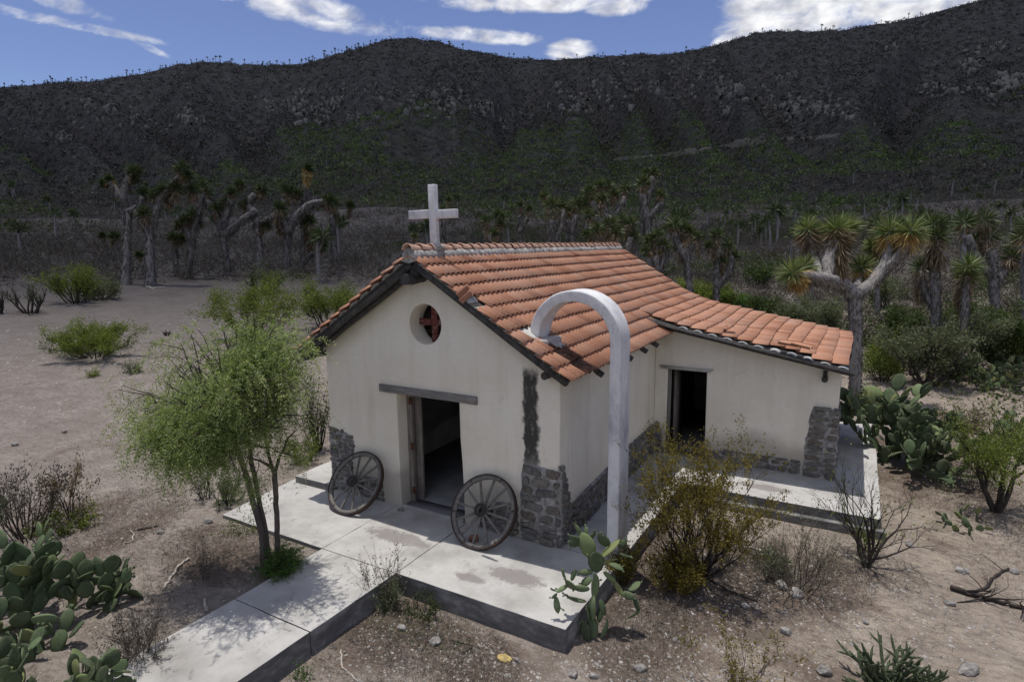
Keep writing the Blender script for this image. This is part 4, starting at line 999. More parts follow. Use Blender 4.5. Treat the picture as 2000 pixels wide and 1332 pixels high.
def yucca(label, D, limbs, heads, group=None, seed=1, blade='blade', nb=150, dead='deadblade', shaggy=True, base=None, name='tree_yucca'):
    """limbs: [([(u,v[,back])...], r0, r1)] in picture pixels at depth D; heads: (u, v, radius, lean_u, lean_v, skirt, back)"""
    rg = RG(seed); k = D/FPX
    def P(q):
        p = at_depth(q[0], q[1], D+(q[2] if len(q) > 2 else 0)); return p
    b = P(limbs[0][0][0]); gz = float(H(b[0], b[1])); root = np.array([b[0], b[1], gz])
    o = empty(name, root, label, 'yucca', group)
    tr = MB(); dm = MB(); gr = MB()
    for li, (pts, r0, r1) in enumerate(limbs):
        Q = [P(q) for q in pts]
        if li == 0:
            Q[0] = np.array([b[0], b[1], gz-.1])
        Q = np.array(Q); n_ = max(4, 3*len(Q)); tt = np.linspace(0, len(Q)-1, n_); Q2 = np.stack([np.interp(tt, range(len(Q)), Q[:, i]) for i in range(3)], 1)
        rr = np.linspace(r0, r1, n_)*k*.85
        if li == 0: rr *= .74; rr[0] *= 1.3; rr[1] *= 1.1
        tube(tr, Q2, rr, 8, True, .5, .10, rg)
        if shaggy:
            seglen = np.linalg.norm(Q2[-1]-Q2[0]); n2 = int(seglen/k*(5.0 if nb > 90 else 1.6))
            if li == 0: n2 = int(n2*.8)
            i_ = rg.integers(0, n_-1, n2); f = rg.uniform(0, 1, (n2, 1)); C = Q2[i_]*(1-f)+Q2[i_+1]*f; T = unit(Q2[i_+1]-Q2[i_])
            O = unit(np.cross(T, rg.normal(size=(n2, 3)))); Rr = rr[i_][:, None]
            leaves(gr, C+O*Rr*.85, O*.45-T*.45+np.array([0, 0, -.75])+rg.normal(size=(n2, 3))*.15, rg.uniform(6, 14, n2)*k, 2.0*k, rg)
    tr.build('trunk', MT['yuccabark'], o, True, root)
    if shaggy: gr.build('dead_leaves', MT['deadgrey'], o, False, root)
    for h in heads:
        u, v, R, lu, lv, sk = h[:6]; bk = h[6] if len(h) > 6 else 0
        c = P((u, v, bk)); up = unit(R2*lu+U2*lv+Fv*rg.uniform(-.3, .3)); Rm = R*k*1.04
        m_ = blades(rg, c, up, nb, Rm, max(2.0*k, Rm*.055), -.55, 1.0)
        m_.build('leaf_rosette', MT[blade], o, False, root)
        d_ = MB(); skirt(rg, c-up*Rm*.05, up, int(nb*(.35+sk/70)*(2.0 if len(h) > 7 else 1)), Rm*(1.15 if len(h) > 7 else .95), max(sk, 22 if len(h) > 7 else 0)*k, max(2.0*k, Rm*.05), d_)
        d_.build('dead_skirt', MT[h[7] if len(h) > 7 else dead], o, False, root)
    return o

# hero and its neighbours on the right, behind the wing
hero = yucca('large branching yucca with golden skirts rising behind the wing roof', 17.0,
    [([(1674, 745), (1672, 690), (1671, 620), (1668, 572)], 16, 18),
     ([(1670, 578), (1648, 556), (1618, 546, -.3), (1585, 541, -.5), (1562, 540, -.6)], 16, 13),
     ([(1616, 546, -.3), (1618, 510, -.1), (1630, 475, .1)], 13, 14), ([(1600, 543, -.4), (1590, 505, .3), (1581, 470, .4)], 10, 12),
     ([(1670, 575), (1700, 556, .1), (1728, 520, .2), (1740, 480, .3)], 15, 12), ([(1722, 530, .2), (1752, 505, 0), (1775, 478, -.2)], 11, 10),
     ([(1668, 570), (1678, 548, .4), (1683, 535, .5)], 9, 8)],
    [(1548, 533, 36, -.7, .5, 26, -.6, 'goldblade'), (1570, 522, 30, -.2, .9, 14, -.3, 'goldblade'), (1577, 447, 33, -.15, 1, 60, .4, 'deadblade'), (1634, 447, 38, .05, 1, 92, .1, 'deadblade'), (1657, 442, 30, .3, .9, 40, .5, 'deadblade'),
     (1683, 522, 33, -.05, 1, 12, .5, 'goldblade'), (1738, 452, 38, -.05, 1, 40, .3, 'goldblade'), (1779, 450, 38, .2, 1, 26, -.2, 'goldblade'), (1705, 480, 24, -.2, .8, 20, .8, 'deadblade')], seed=11, nb=210)
fl = MB(); rgf = RG(4); c0 = at_depth(1799, 474, 16.9); Pn = c0+rgf.normal(size=(420, 3))*np.array([.07, .07, .17]); leaves(fl, Pn, rnd_dirs(rgf, 420), .05, .035, rgf)
fo = fl.build('flower_panicle', MT['flower'], None, False, c0); fo.parent = hero; fo.location = tuple(c0-np.array(hero.location)); tag(fo, kind='stuff')
yucca('tall single-trunk yucca just right of the branching one', 20.0, [([(1832, 668), (1828, 600), (1824, 480)], 12, 12), ([(1826, 600), (1808, 575, .3), (1799, 540, .3)], 7, 7)],
      [(1823, 440, 36, 0, 1, 80, 0), (1799, 522, 29, -.1, 1, 66, .3), (1828, 462, 34, .1, .7, 50, -.2)], seed=12, nb=170, blade='bladedark')
yucca('single-headed yucca with a long brown skirt near the right edge', 19.0, [([(1880, 672), (1884, 620), (1888, 540)], 9, 10)], [(1891, 520, 34, .05, 1, 84, 0), (1888, 540, 30, .1, .8, 50, .1)], seed=13, nb=170)
yucca('crowded dark yucca clump at the right edge', 27.0, [([(1945, 640), (1942, 560), (1938, 490)], 12, 12), ([(1940, 540), (1905, 500), (1890, 460)], 8, 8), ([(1941, 560), (1965, 520), (1985, 490)], 8, 8)],
      [(1884, 436, 27, -.1, 1, 28, .3), (1924, 430, 30, 0, 1, 26, 0), (1934, 462, 28, .1, 1, 40, .2), (1905, 470, 22, -.3, .8, 20, .5), (1986, 478, 30, .2, 1, 40, 0), (1975, 500, 24, .3, .6, 20, -.2)], seed=14, nb=110, blade='bladedark', group='yuccas behind the chapel')
yucca('dark yucca cut by the right edge of the view', 24.0, [([(2006, 650), (2004, 560), (2002, 480)], 12, 12)], [(1996, 462, 28, 0, 1, 50, 0), (2010, 440, 30, 0, 1, 40, 0)], seed=15, nb=90, blade='bladedark', group='yuccas behind the chapel')
yucca('pair of small yucca heads behind the top left of the branching yucca', 34.0, [([(1590, 520), (1588, 470), (1580, 440)], 5, 5), ([(1588, 480), (1568, 462)], 5, 4)], [(1578, 428, 18, 0, 1, 18, 0), (1562, 458, 15, -.2, 1, 14, 0), (1645, 422, 16, 0, 1, 10, .5)], seed=16, nb=60, blade='bladedark', group='yuccas behind the chapel')
yucca('yucca head peeping between the two crowns of the branching yucca', 30.0, [([(1718, 560), (1714, 500), (1712, 450)], 6, 6)], [(1711, 432, 24, 0, 1, 30, 0)], seed=17, nb=70, blade='bladedark', group='yuccas behind the chapel')
# centre, beyond the ridge of the chapel
CY = [
 ('tall yucca with three heads, highest above the far end of the ridge', 31, [([(1268, 560), (1266, 480), (1264, 420)], 12, 10), ([(1264, 430), (1258, 400), (1256, 380)], 8, 8), ([(1265, 425), (1285, 405), (1292, 395)], 6, 6), ([(1262, 400), (1272, 365), (1274, 345)], 5, 5)], [(1256, 356, 24, -.05, 1, 44, 0), (1276, 338, 20, .2, 1, 14, .8), (1262, 336, 16, -.2, 1, 10, 1), (1291, 380, 19, .3, 1, 30, 0)]),
 ('many-headed yucca with a grey forked limb left of the tallest one', 28, [([(1198, 560), (1196, 480), (1194, 430)], 11, 10), ([(1194, 432), (1168, 412), (1155, 395)], 9, 8), ([(1195, 430), (1210, 405), (1220, 385)], 5, 5), ([(1180, 420), (1182, 395), (1180, 380)], 6, 6), ([(1194, 430), (1160, 428), (1142, 415)], 7, 6)],
   [(1151, 374, 23, -.2, 1, 30, 0), (1170, 362, 22, -.05, 1, 24, .3), (1188, 362, 20, .15, 1, 24, .4), (1200, 380, 19, .2, 1, 18, 0), (1222, 368, 20, .15, 1, 34, .2), (1140, 398, 20, -.5, .8, 16, 0), (1176, 388, 20, .1, .9, 30, -.4)]),
 ('low rounded yucca crown just behind the ridge', 24, [([(1195, 600), (1194, 520), (1193, 470)], 12, 12), ([(1194, 520), (1172, 485), (1168, 470)], 8, 8), ([(1194, 520), (1225, 490), (1232, 465)], 8, 8)],
   [(1151, 420, 24, -.3, 1, 20, .4), (1190, 438, 27, 0, 1, 44, 0), (1166, 448, 24, -.3, .9, 24, -.2), (1214, 430, 23, .2, 1, 30, .3), (1232, 436, 23, .3, .9, 30, 0), (1205, 452, 22, .2, .8, 30, -.3), (1238, 462, 20, .6, .6, 20, 0), (1146, 458, 18, -.6, .5, 20, .2)]),
 ('yucca with a long brown skirt rising over the middle of the ridge', 26, [([(1078, 560), (1078, 480), (1078, 430)], 9, 9), ([(1079, 480), (1098, 440), (1100, 410)], 5, 5)], [(1078, 400, 28, 0, 1, 80, 0), (1063, 384, 18, -.2, 1, 20, .5), (1099, 402, 16, .1, 1, 24, .3)]),
 ('yucca head between two grey limbs left of the forked yucca', 28, [([(1118, 560), (1120, 490), (1110, 430)], 8, 7), ([(1114, 455), (1126, 420)], 6, 6)], [(1127, 398, 24, .1, 1, 26, 0), (1108, 410, 15, -.3, 1, 16, 0)]),
 ('dense dark yucca pair over the left half of the ridge', 34, [([(972, 540), (972, 480), (973, 450)], 7, 7), ([(972, 490), (955, 460)], 5, 5)], [(974, 420, 19, 0, 1, 36, 0), (978, 438, 18, .2, .8, 30, 0), (948, 430, 17, -.1, 1, 34, .2), (966, 455, 15, 0, .9, 24, -.2)]),
 ('small thin yucca with a pale stem over the ridge', 38, [([(1017, 520), (1016, 470), (1016, 420)], 5, 4), ([(1016, 450), (1030, 425)], 3, 3)], [(1016, 400, 14, 0, 1, 24, 0), (1034, 408, 13, .2, 1, 30, 0)]),
 ('short yucca with drooping pale leaves right of the far ridge end', 25, [([(1285, 620), (1283, 550), (1282, 500)], 11, 10), ([(1283, 540), (1300, 500), (1302, 480)], 6, 6)], [(1268, 470, 22, -.3, 1, 20, .3), (1284, 460, 24, 0, 1, 50, 0), (1298, 478, 22, .4, .8, 30, -.1), (1262, 490, 18, -.7, .4, 18, 0)]),
 ('broad yucca with pale fallen leaves right of the short one', 29, [([(1352, 620), (1345, 540), (1338, 480)], 9, 9), ([(1342, 510), (1322, 470), (1318, 455)], 7, 7)], [(1316, 438, 26, -.2, 1, 24, 0), (1336, 444, 24, .2, 1, 40, .2), (1348, 452, 22, .4, .8, 30, 0), (1326, 484, 20, 0, .6, 30, .2)]),
 ('dark yucca with hanging heads above the wing junction', 31, [([(1398, 640), (1400, 560), (1402, 490)], 7, 7), ([(1400, 560), (1425, 530), (1430, 500)], 6, 6)], [(1400, 458, 21, 0, 1, 44, 0), (1385, 480, 16, -.3, .8, 30, 0), (1422, 482, 19, .2, 1, 30, 0), (1436, 500, 18, .3, .7, 30, .1), (1408, 510, 19, 0, .5, 34, 0), (1362, 462, 18, 0, 1, 40, .3)]),
 ('small yucca beside the roof cross', 36, [([(866, 500), (866, 460), (866, 430)], 4, 4)], [(866, 412, 14, 0, 1, 24, 0), (876, 390, 11, 0, 1, 16, .3)]),
 ('small dark yucca left of the roof cross', 34, [([(810, 530), (810, 500), (810, 480)], 4, 4)], [(810, 462, 12, 0, 1, 20, 0)]),
]
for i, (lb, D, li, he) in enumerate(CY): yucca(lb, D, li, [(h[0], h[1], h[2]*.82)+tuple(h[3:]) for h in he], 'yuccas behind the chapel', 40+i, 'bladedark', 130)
# left group at the edge of the open ground
LY = [
 ('leftmost tall yucca with a smooth grey trunk and a yellow head', [([(245, 556), (248, 480), (250, 420), (240, 385)], 11, 7), ([(240, 388), (225, 366), (212, 356)], 5, 4), ([(240, 388), (246, 360), (252, 345)], 8, 7), ([(252, 412), (272, 402), (278, 384)], 6, 5)], [(213, 350, 12, -.4, .8, 8, 0, 'goldblade'), (203, 358, 11, -.8, .5, 6, .3), (262, 336, 17, .3, 1, 16, 0), (262, 350, 13, .8, .2, 10, 0), (282, 378, 15, .3, 1, 12, .3)]),
 ('second tall yucca, thick trunk forking into a fan of dark heads', [([(293, 558), (293, 500), (292, 450)], 13, 11), ([(292, 452), (276, 435), (266, 410)], 7, 6), ([(293, 450), (304, 420), (312, 385)], 8, 7), ([(312, 388), (330, 365), (350, 345)], 6, 5)],
   [(284, 418, 19, 0, 1, 16, -.3), (318, 372, 17, 0, 1, 14, 0), (303, 382, 15, -.4, 1, 12, 0), (342, 368, 20, .1, 1, 18, 0), (355, 330, 19, .1, 1, 20, 0), (365, 342, 14, .6, .7, 10, 0), (378, 372, 19, .2, 1, 18, .5), (330, 385, 14, 0, 1, 20, .4)]),
 ('third yucca with a slim curved trunk and three low heads', [([(364, 545), (372, 500), (379, 445)], 9, 6), ([(376, 470), (362, 445), (358, 435)], 5, 5), ([(380, 445), (390, 400), (394, 375)], 6, 6)], [(378, 420, 18, .1, 1, 16, 0), (362, 432, 16, -.3, 1, 14, 0), (350, 440, 13, -.6, .8, 12, 0), (384, 436, 14, .4, .8, 12, .2), (394, 366, 16, 0, 1, 8, .2)]),
 ('low yucca between the second and third trunks', [([(345, 540), (343, 500), (342, 480)], 5, 5)], [(340, 465, 15, 0, 1, 16, 0), (354, 466, 12, .3, 1, 12, 0), (272, 498, 10, 0, 1, 8, 0)]),
 ('sprawling yucca with bare grey limb stubs in the middle of the left group', [([(445, 540), (440, 490), (432, 440)], 8, 8), ([(434, 445), (415, 405), (400, 390)], 8, 7), ([(434, 442), (445, 410), (450, 390)], 7, 7), ([(436, 460), (470, 432), (500, 410)], 8, 7)], [(422, 408, 16, 0, 1, 16, -.2), (452, 376, 14, .1, 1, 12, 0), (402, 378, 15, -.2, 1, 8, 0), (468, 360, 14, .2, 1, 10, .4), (440, 396, 14, 0, .9, 18, 0)]),
 ('yucca with thick grey limbs and hanging skirts right of the sprawling one', [([(508, 540), (506, 480), (500, 430)], 9, 8), ([(502, 435), (485, 395), (498, 380)], 8, 7), ([(503, 440), (530, 425), (545, 415)], 8, 7)], [(512, 372, 17, .2, 1, 12, 0), (480, 400, 15, -.3, 1, 24, 0), (546, 406, 17, .2, 1, 24, 0), (518, 440, 15, .4, .6, 24, 0)]),
 ('yucca with a long leaning limb reaching right toward the roof', [([(560, 532), (560, 480), (562, 455)], 9, 9), ([(558, 456), (580, 420), (605, 398), (632, 394)], 10, 6), ([(562, 455), (552, 420), (555, 390)], 7, 7)], [(644, 392, 19, .5, .8, 14, 0), (562, 374, 18, .1, 1, 20, 0), (546, 428, 19, -.1, 1, 26, -.2), (580, 378, 14, .3, 1, 12, .3)]),
 ('slender yucca whose yellow-skirted head stands highest of its neighbours', [([(590, 530), (592, 440), (596, 360)], 5, 5)], [(602, 330, 14, .2, 1, 34, 0, 'goldblade'), (604, 432, 17, 0, 1, 60, -.3, 'deadblade')]),
 ('straight yucca nearest the roof on the left', [([(656, 524), (650, 460), (648, 420)], 7, 6)], [(650, 396, 19, 0, 1, 34, 0), (684, 402, 11, .2, 1, 22, .5), (630, 476, 12, 0, 1, 14, -.3)]),
 ('leaning bleached yucca log under the left yuccas', [([(574, 530), (592, 510), (612, 492)], 6, 4)], [(630, 480, 13, .7, .7, 10, 0)]),
 ('small paired yuccas left of the tall group', [([(228, 510), (226, 490), (224, 475)], 4, 4)], [(222, 462, 13, 0, 1, 18, 0), (200, 460, 9, -.3, 1, 10, 0)]),
]
for i, (lb, li, he) in enumerate(LY):
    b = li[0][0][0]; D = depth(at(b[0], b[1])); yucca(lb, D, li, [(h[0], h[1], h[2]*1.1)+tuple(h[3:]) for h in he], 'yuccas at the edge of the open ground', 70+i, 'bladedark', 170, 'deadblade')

# far yuccas: five small models, copied
def small_yucca(seed):
    rg = RG(seed); mb = MB(); h = rg.uniform(2.0, 3.9); pts = np.array([[0, 0, -.2], [rg.uniform(-.1, .1), 0, h*.5], [rg.uniform(-.3, .3), rg.uniform(-.2, .2), h]])
    o = bpy.data.objects.new('tree_yucca', None); COL.objects.link(o); o['category'] = 'yucca'; o['group'] = 'distant yuccas on the scrub plain'
    o['label'] = 'small distant yucca, pale stem and dark tuft, on the scrub below the hills'
    tube(mb, pts, [.17, .13, .12], 5, False)
    tops = [pts[2]]
    for k in range(rg.integers(0, 3)):
        q = pts[1]+(pts[2]-pts[1])*rg.uniform(.2, .8); e = q+np.array([rg.uniform(-.9, .9), rg.uniform(-.9, .9), rg.uniform(.5, 1.1)]); tube(mb, [q, (q+e)/2+[0, 0, -.1], e], [.13, .12, .1], 5, False); tops.append(e)
    mb.build('trunk', MT['yuccabark'], o, True); lm = MB()
    for t in tops: blades(rg, t, [0, 0, 1], 44, 1.0, .16, -.9, 1, lm)
    lm.build('crown', MT['bladedark'], o); return o
def spot(az_lo, az_hi, d_lo, d_hi, rg):
    a = rg.uniform(az_lo, az_hi); d = math.exp(rg.uniform(math.log(d_lo), math.log(d_hi))); x, y = CAMP[0]+d*math.sin(a), CAMP[1]+d*math.cos(a); return np.array([x, y, float(H(x, y))]), a, d
C0 = -YAW; protos = [small_yucca(200+i) for i in range(6)]; rgy = RG(99); used = 0
for i in range(175):
    for _ in range(20):
        p, a, d = spot(C0-.80, C0+.76, 48, 300, rgy)
        if a < C0-.33 and d < 62: continue
        if vnoise(p[0]*.03, p[1]*.03, 4) < .35: continue
        break
    o = protos[i] if i < 6 else copy_tree(protos[i % 6])
    o.location = tuple(p); o.rotation_euler = (0, 0, rgy.uniform(0, 6.28)); s_ = rgy.uniform(.6, 1.15); o.scale = (s_, s_, s_)
# skyline yuccas
sk_me = []
for s in range(4):
    rg = RG(300+s); mb = MB(); h = rg.uniform(2.6, 4.4); tube(mb, [[0, 0, -.5], [.1, 0, h*.5], [0, .1, h]], [.30, .26, .24], 4, False)
    for k in range(rg.integers(1, 4)): blades(rg, [rg.uniform(-.8, .8)*(k > 0), rg.uniform(-.8, .8)*(k > 0), h-rg.uniform(0, .6)], [0, 0, 1], 16, 1.2, .34, -.5, 1, mb)
    sk_me.append(mb.mesh('skyline_yucca', MT['bladedark']))
crest = []
for u in list(np.concatenate([RG(1).uniform(0, 330, 26), RG(2).uniform(330, 620, 26), RG(3).uniform(590, 740, 26), RG(4).uniform(740, 1010, 6), RG(5).uniform(1010, 1420, 7), RG(6).uniform(1420, 1980, 10)])):
    a, _ = azel(u, float(np.interp(u, [q[0] for q in SKY], [q[1] for q in SKY]))); ds = np.linspace(300, 800, 120)
    X = CAMP[0]+ds*math.sin(a); Y = CAMP[1]+ds*math.cos(a); Z = H(X, Y); i = int(np.argmax((Z-CAMP[2])/ds)); crest.append((X[i], Y[i], Z[i]))
for i, p in enumerate(crest):
    o = link('skyline_yucca', sk_me[i % 4], None, p); s_ = RG(i).uniform(.4, 1.15); o.scale = (s_, s_, s_*RG(i+50).uniform(.8, 1.3)); o.rotation_euler = (0, 0, i*1.7)
    tag(o, 'tiny yucca silhouette standing on the skyline of the hills', 'yucca', 'yuccas along the skyline')

# scrub: far too many bushes to count, in distance bands
def scrub(name, mt, n, az, dr, K, rad, leaf, seed, cond=None, hgt=.7, tw=0):
    rg = RG(seed); C = []
    while len(C) < n:
        m_ = n*2; a = rg.uniform(az[0], az[1], m_); d = np.sqrt(rg.uniform(dr[0]**2, dr[1]**2, m_)); x = CAMP[0]+d*np.sin(a); y = CAMP[1]+d*np.cos(a)
        ok = np.ones(m_, bool) if cond is None else cond(x, y, a-C0, d)
        C += list(np.stack([x, y, d], 1)[ok])
        if ok.sum() == 0: break
    C = np.array(C[:n]); R_ = rad*rg.uniform(.5, 1.35, len(C)); z = H(C[:, 0], C[:, 1])
    dirs = rnd_dirs(rg, len(C)*K, -.15, 1).reshape(len(C), K, 3); rr = rg.uniform(.35, 1, (len(C), K, 1))**.6
    P = np.stack([C[:, 0], C[:, 1], z], 1)[:, None]+dirs*rr*R_[:, None, None]*np.array([1, 1, hgt])
    P = P.reshape(-1, 3)+rg.normal(size=(len(C)*K, 3))*.08*rad
    sz = np.repeat(leaf*(.7+.6*rg.uniform(0, 1, len(C))), K); col = np.clip(np.repeat(rg.uniform(0, 1, len(C)), K)*.65+rg.uniform(0, .35, len(C)*K), 0, 1)
    mb = MB(); Dn = rnd_dirs(rg, len(P)); 
    if tw: Dn = unit(dirs.reshape(-1, 3)+rg.normal(size=(len(P), 3))*.4)
    leaves(mb, P, Dn, sz*(1.8 if tw else 1), sz*(.22 if tw else .8), rg, col)
    o = mb.build(name, MT[mt]); tag(o, kind='stuff'); return o
def nz(x, y, s, f=.02): return fbm(x*f, y*f, 3, s)
behind = lambda x, y, a, d: ((y > 11.5) | (x > 11)) & (d > 17)
azr = (C0-.78, C0+.74)
scrub('dry_brush', 'greygrass', 420, (C0+.05, C0+.74), (22, 48), 170, .75, .16, 1, lambda x, y, a, d: behind(x, y, a, d) & ((x > 0) | (d > 34)), .9, 1)
scrub('green_undergrowth', 'darkgreen', 210, (C0+.0, C0+.74), (21, 58), 240, .85, .10, 2, lambda x, y, a, d: behind(x, y, a, d) & ((x > -2) | (d > 42)) & (nz(x, y, 3, .09) > .47), .9)
scrub('dry_brush', 'greygrass', 2600, azr, (46, 105), 70, 1.2, .26, 3, lambda x, y, a, d: (a > -.30) | (d > 50), .9, 1)
scrub('green_scrub', 'darkgreen', 950, azr, (48, 115), 80, 1.2, .20, 4, lambda x, y, a, d: (nz(x, y, 8, .05) > .47) & (a > -.35), .9)
scrub('dry_brush', 'greygrass', 5200, azr, (80, 230), 30, 1.6, .45, 5, None, .8, 1)
scrub('green_scrub', 'hillgreen', 5200, azr, (110, 360), 26, 2.0, .55, 6, lambda x, y, a, d: (nz(x, y, 9, .012)+.12*np.sin(a*5+1.0) > .43) & (d > 120), .75)
scrub('hill_scrub', 'hillbush', 8000, azr, (170, 420), 18, 1.7, .6, 7, None, .8)
scrub('hill_scrub', 'hillbush', 17000, azr, (330, 760), 12, 1.9, 1.05, 8, None, .7)
scrub('hill_scrub', 'greygrass', 5000, azr, (180, 600), 10, 1.6, .8, 18, None, .7)

# pale crags breaking through the slope, and the dirt track cut across its foot
rk = MB(); rgk = RG(61); rv = np.array(bpy.data.meshes['stone'].vertices[0].co) if False else None
sv = np.array([tuple(v.co) for v in STONES[2].vertices]); sf = [tuple(p.vertices) for p in STONES[2].polygons]
def crag(u, v, n_, su, sv_, size):
    for _ in range(int(n_*1.6)):
        p = at(u+rgk.normal()*su, v+rgk.normal()*sv_)
        if np.linalg.norm(p-CAMP) > 900: continue
        s_ = size*rgk.uniform(.35, .95); a = rgk.uniform(0, 6.28); c, s = math.cos(a), math.sin(a)
        V = sv*np.array([s_*rgk.uniform(.6, 1.3), s_*rgk.uniform(.6, 1), s_*rgk.uniform(1.0, 2.6)])+rgk.normal(size=sv.shape)*s_*.22
        V = np.stack([V[:, 0]*c-V[:, 1]*s, V[:, 0]*s+V[:, 1]*c, V[:, 2]], 1)+p; rk.add(V, sf)
for q in [(190, 215, 22, 26, 14, 3), (122, 268, 12, 22, 6, 2.4), (270, 240, 12, 16, 10, 2.6), (360, 228, 16, 12, 10, 3), (385, 240, 8, 10, 8, 3), (330, 255, 6, 10, 6, 2.6), (530, 210, 16, 12, 12, 3.4), (588, 215, 34, 14, 20, 3.8), (640, 212, 26, 14, 14, 3.4), (665, 195, 12, 8, 8, 3), (720, 180, 22, 40, 10, 2.8), (815, 200, 26, 30, 18, 3), (880, 195, 24, 26, 16, 3), (945, 210, 18, 12, 8, 3.6), (985, 240, 12, 12, 8, 2.8), (700, 235, 14, 20, 10, 2.6), (890, 220, 14, 30, 10, 2.6),
          (1120, 205, 26, 30, 16, 3.4), (1200, 170, 34, 40, 16, 3.4), (1160, 200, 20, 26, 14, 3), (1250, 165, 22, 30, 12, 3), (1340, 140, 24, 30, 10, 3.2), (1320, 180, 18, 26, 12, 3), (1415, 172, 14, 12, 8, 4), (1445, 182, 8, 6, 5, 4), (1480, 195, 16, 22, 10, 3.4), (1412, 210, 12, 8, 10, 3.6), (1555, 220, 30, 26, 12, 3.6), (1530, 155, 18, 20, 10, 3), (1600, 200, 18, 24, 12, 3), (1640, 225, 12, 16, 8, 3),
          (1840, 180, 22, 20, 8, 3), (1895, 135, 16, 12, 8, 3.4), (1970, 170, 22, 16, 8, 4), (1930, 100, 14, 26, 8, 3), (1930, 185, 14, 24, 10, 2.6), (1750, 96, 6, 10, 5, 3)]: crag(*q)
tag(rk.build('rock_outcrops', MT['hillrock']), kind='stuff')
tk = MB()
for seg in [[(1500, 276), (1530, 272), (1560, 271), (1600, 269), (1640, 265)], [(1330, 300), (1370, 292), (1400, 287), (1450, 280), (1500, 277)], [(1200, 312), (1260, 307), (1330, 301)], [(1780, 62), (1800, 50), (1815, 44)]]:
    us = np.linspace(seg[0][0], seg[-1][0], 30); vs = np.interp(us, [q[0] for q in seg], [q[1] for q in seg]); C = np.array([at(u, v) for u, v in zip(us, vs)])
    T = np.gradient(C, axis=0); S = unit(np.cross(T, [0, 0, 1])); V = []
    for c, s in zip(C, S):
        for k in (-1, -.4, .4, 1):
            q = c+s*k*1.0*rgk.uniform(.6, 1.2); V.append([q[0], q[1], float(H(q[0], q[1]))+.35-(.3 if abs(k) == 1 else 0)])
    tk.add(V, [(i*4+j, i*4+j+1, i*4+j+5, i*4+j+4) for i in range(len(C)-1) if np.linalg.norm(C[i+1]-C[i]) < 14 for j in range(3)])
tag(tk.build('dirt_track', MT['track']), kind='structure')
#@@PART4
# ------------------------------------------------------------------ prickly pears: every pad a part
def pad_mesh(seed, mt='pad'):
    r = RG(seed); nu, nv = 12, 8; V = []; F = []
    bend = r.uniform(-.06, .06)
    for i in range(nu):
        t = i/(nu-1); w = .37*math.sin(math.pi*min(1, (t*.94+.06))**.82)**.62*(.62+.5*t) if 0 < i < nu-1 else .02
        th = .052*math.sin(math.pi*t)**.5+.008
        for j in range(nv):
            a = 2*math.pi*j/nv; V.append((w*math.cos(a)*(1+r.uniform(-.03, .03)), th*math.sin(a)+bend*math.sin(t*3), t))
    for i in range(nu-1):
        for j in range(nv): F.append((i*nv+j, i*nv+(j+1) % nv, (i+1)*nv+(j+1) % nv, (i+1)*nv+j))
    mb = MB().add(V, F); mb.add(V[:nv], [(0, 1, 2, 3), (0, 3, 4, 7), (7, 4, 5, 6)]); mb.add(V[-nv:], [(0, 1, 2, 3), (0, 3, 4, 7), (7, 4, 5, 6)])
    return mb.mesh('pad', MT[mt], True)
PADS = [pad_mesh(i) for i in range(6)]; PADP = [pad_mesh(i+9, 'padpale') for i in range(3)]
FRUIT = None
def fruit_mesh():
    mb = MB(); tube(mb, [[0, 0, 0], [0, 0, .3], [0, 0, .75], [0, 0, 1]], [.12, .28, .34, .22], 6); return mb.mesh('fruit', MT['padpale'], True)
FRUIT = fruit_mesh()
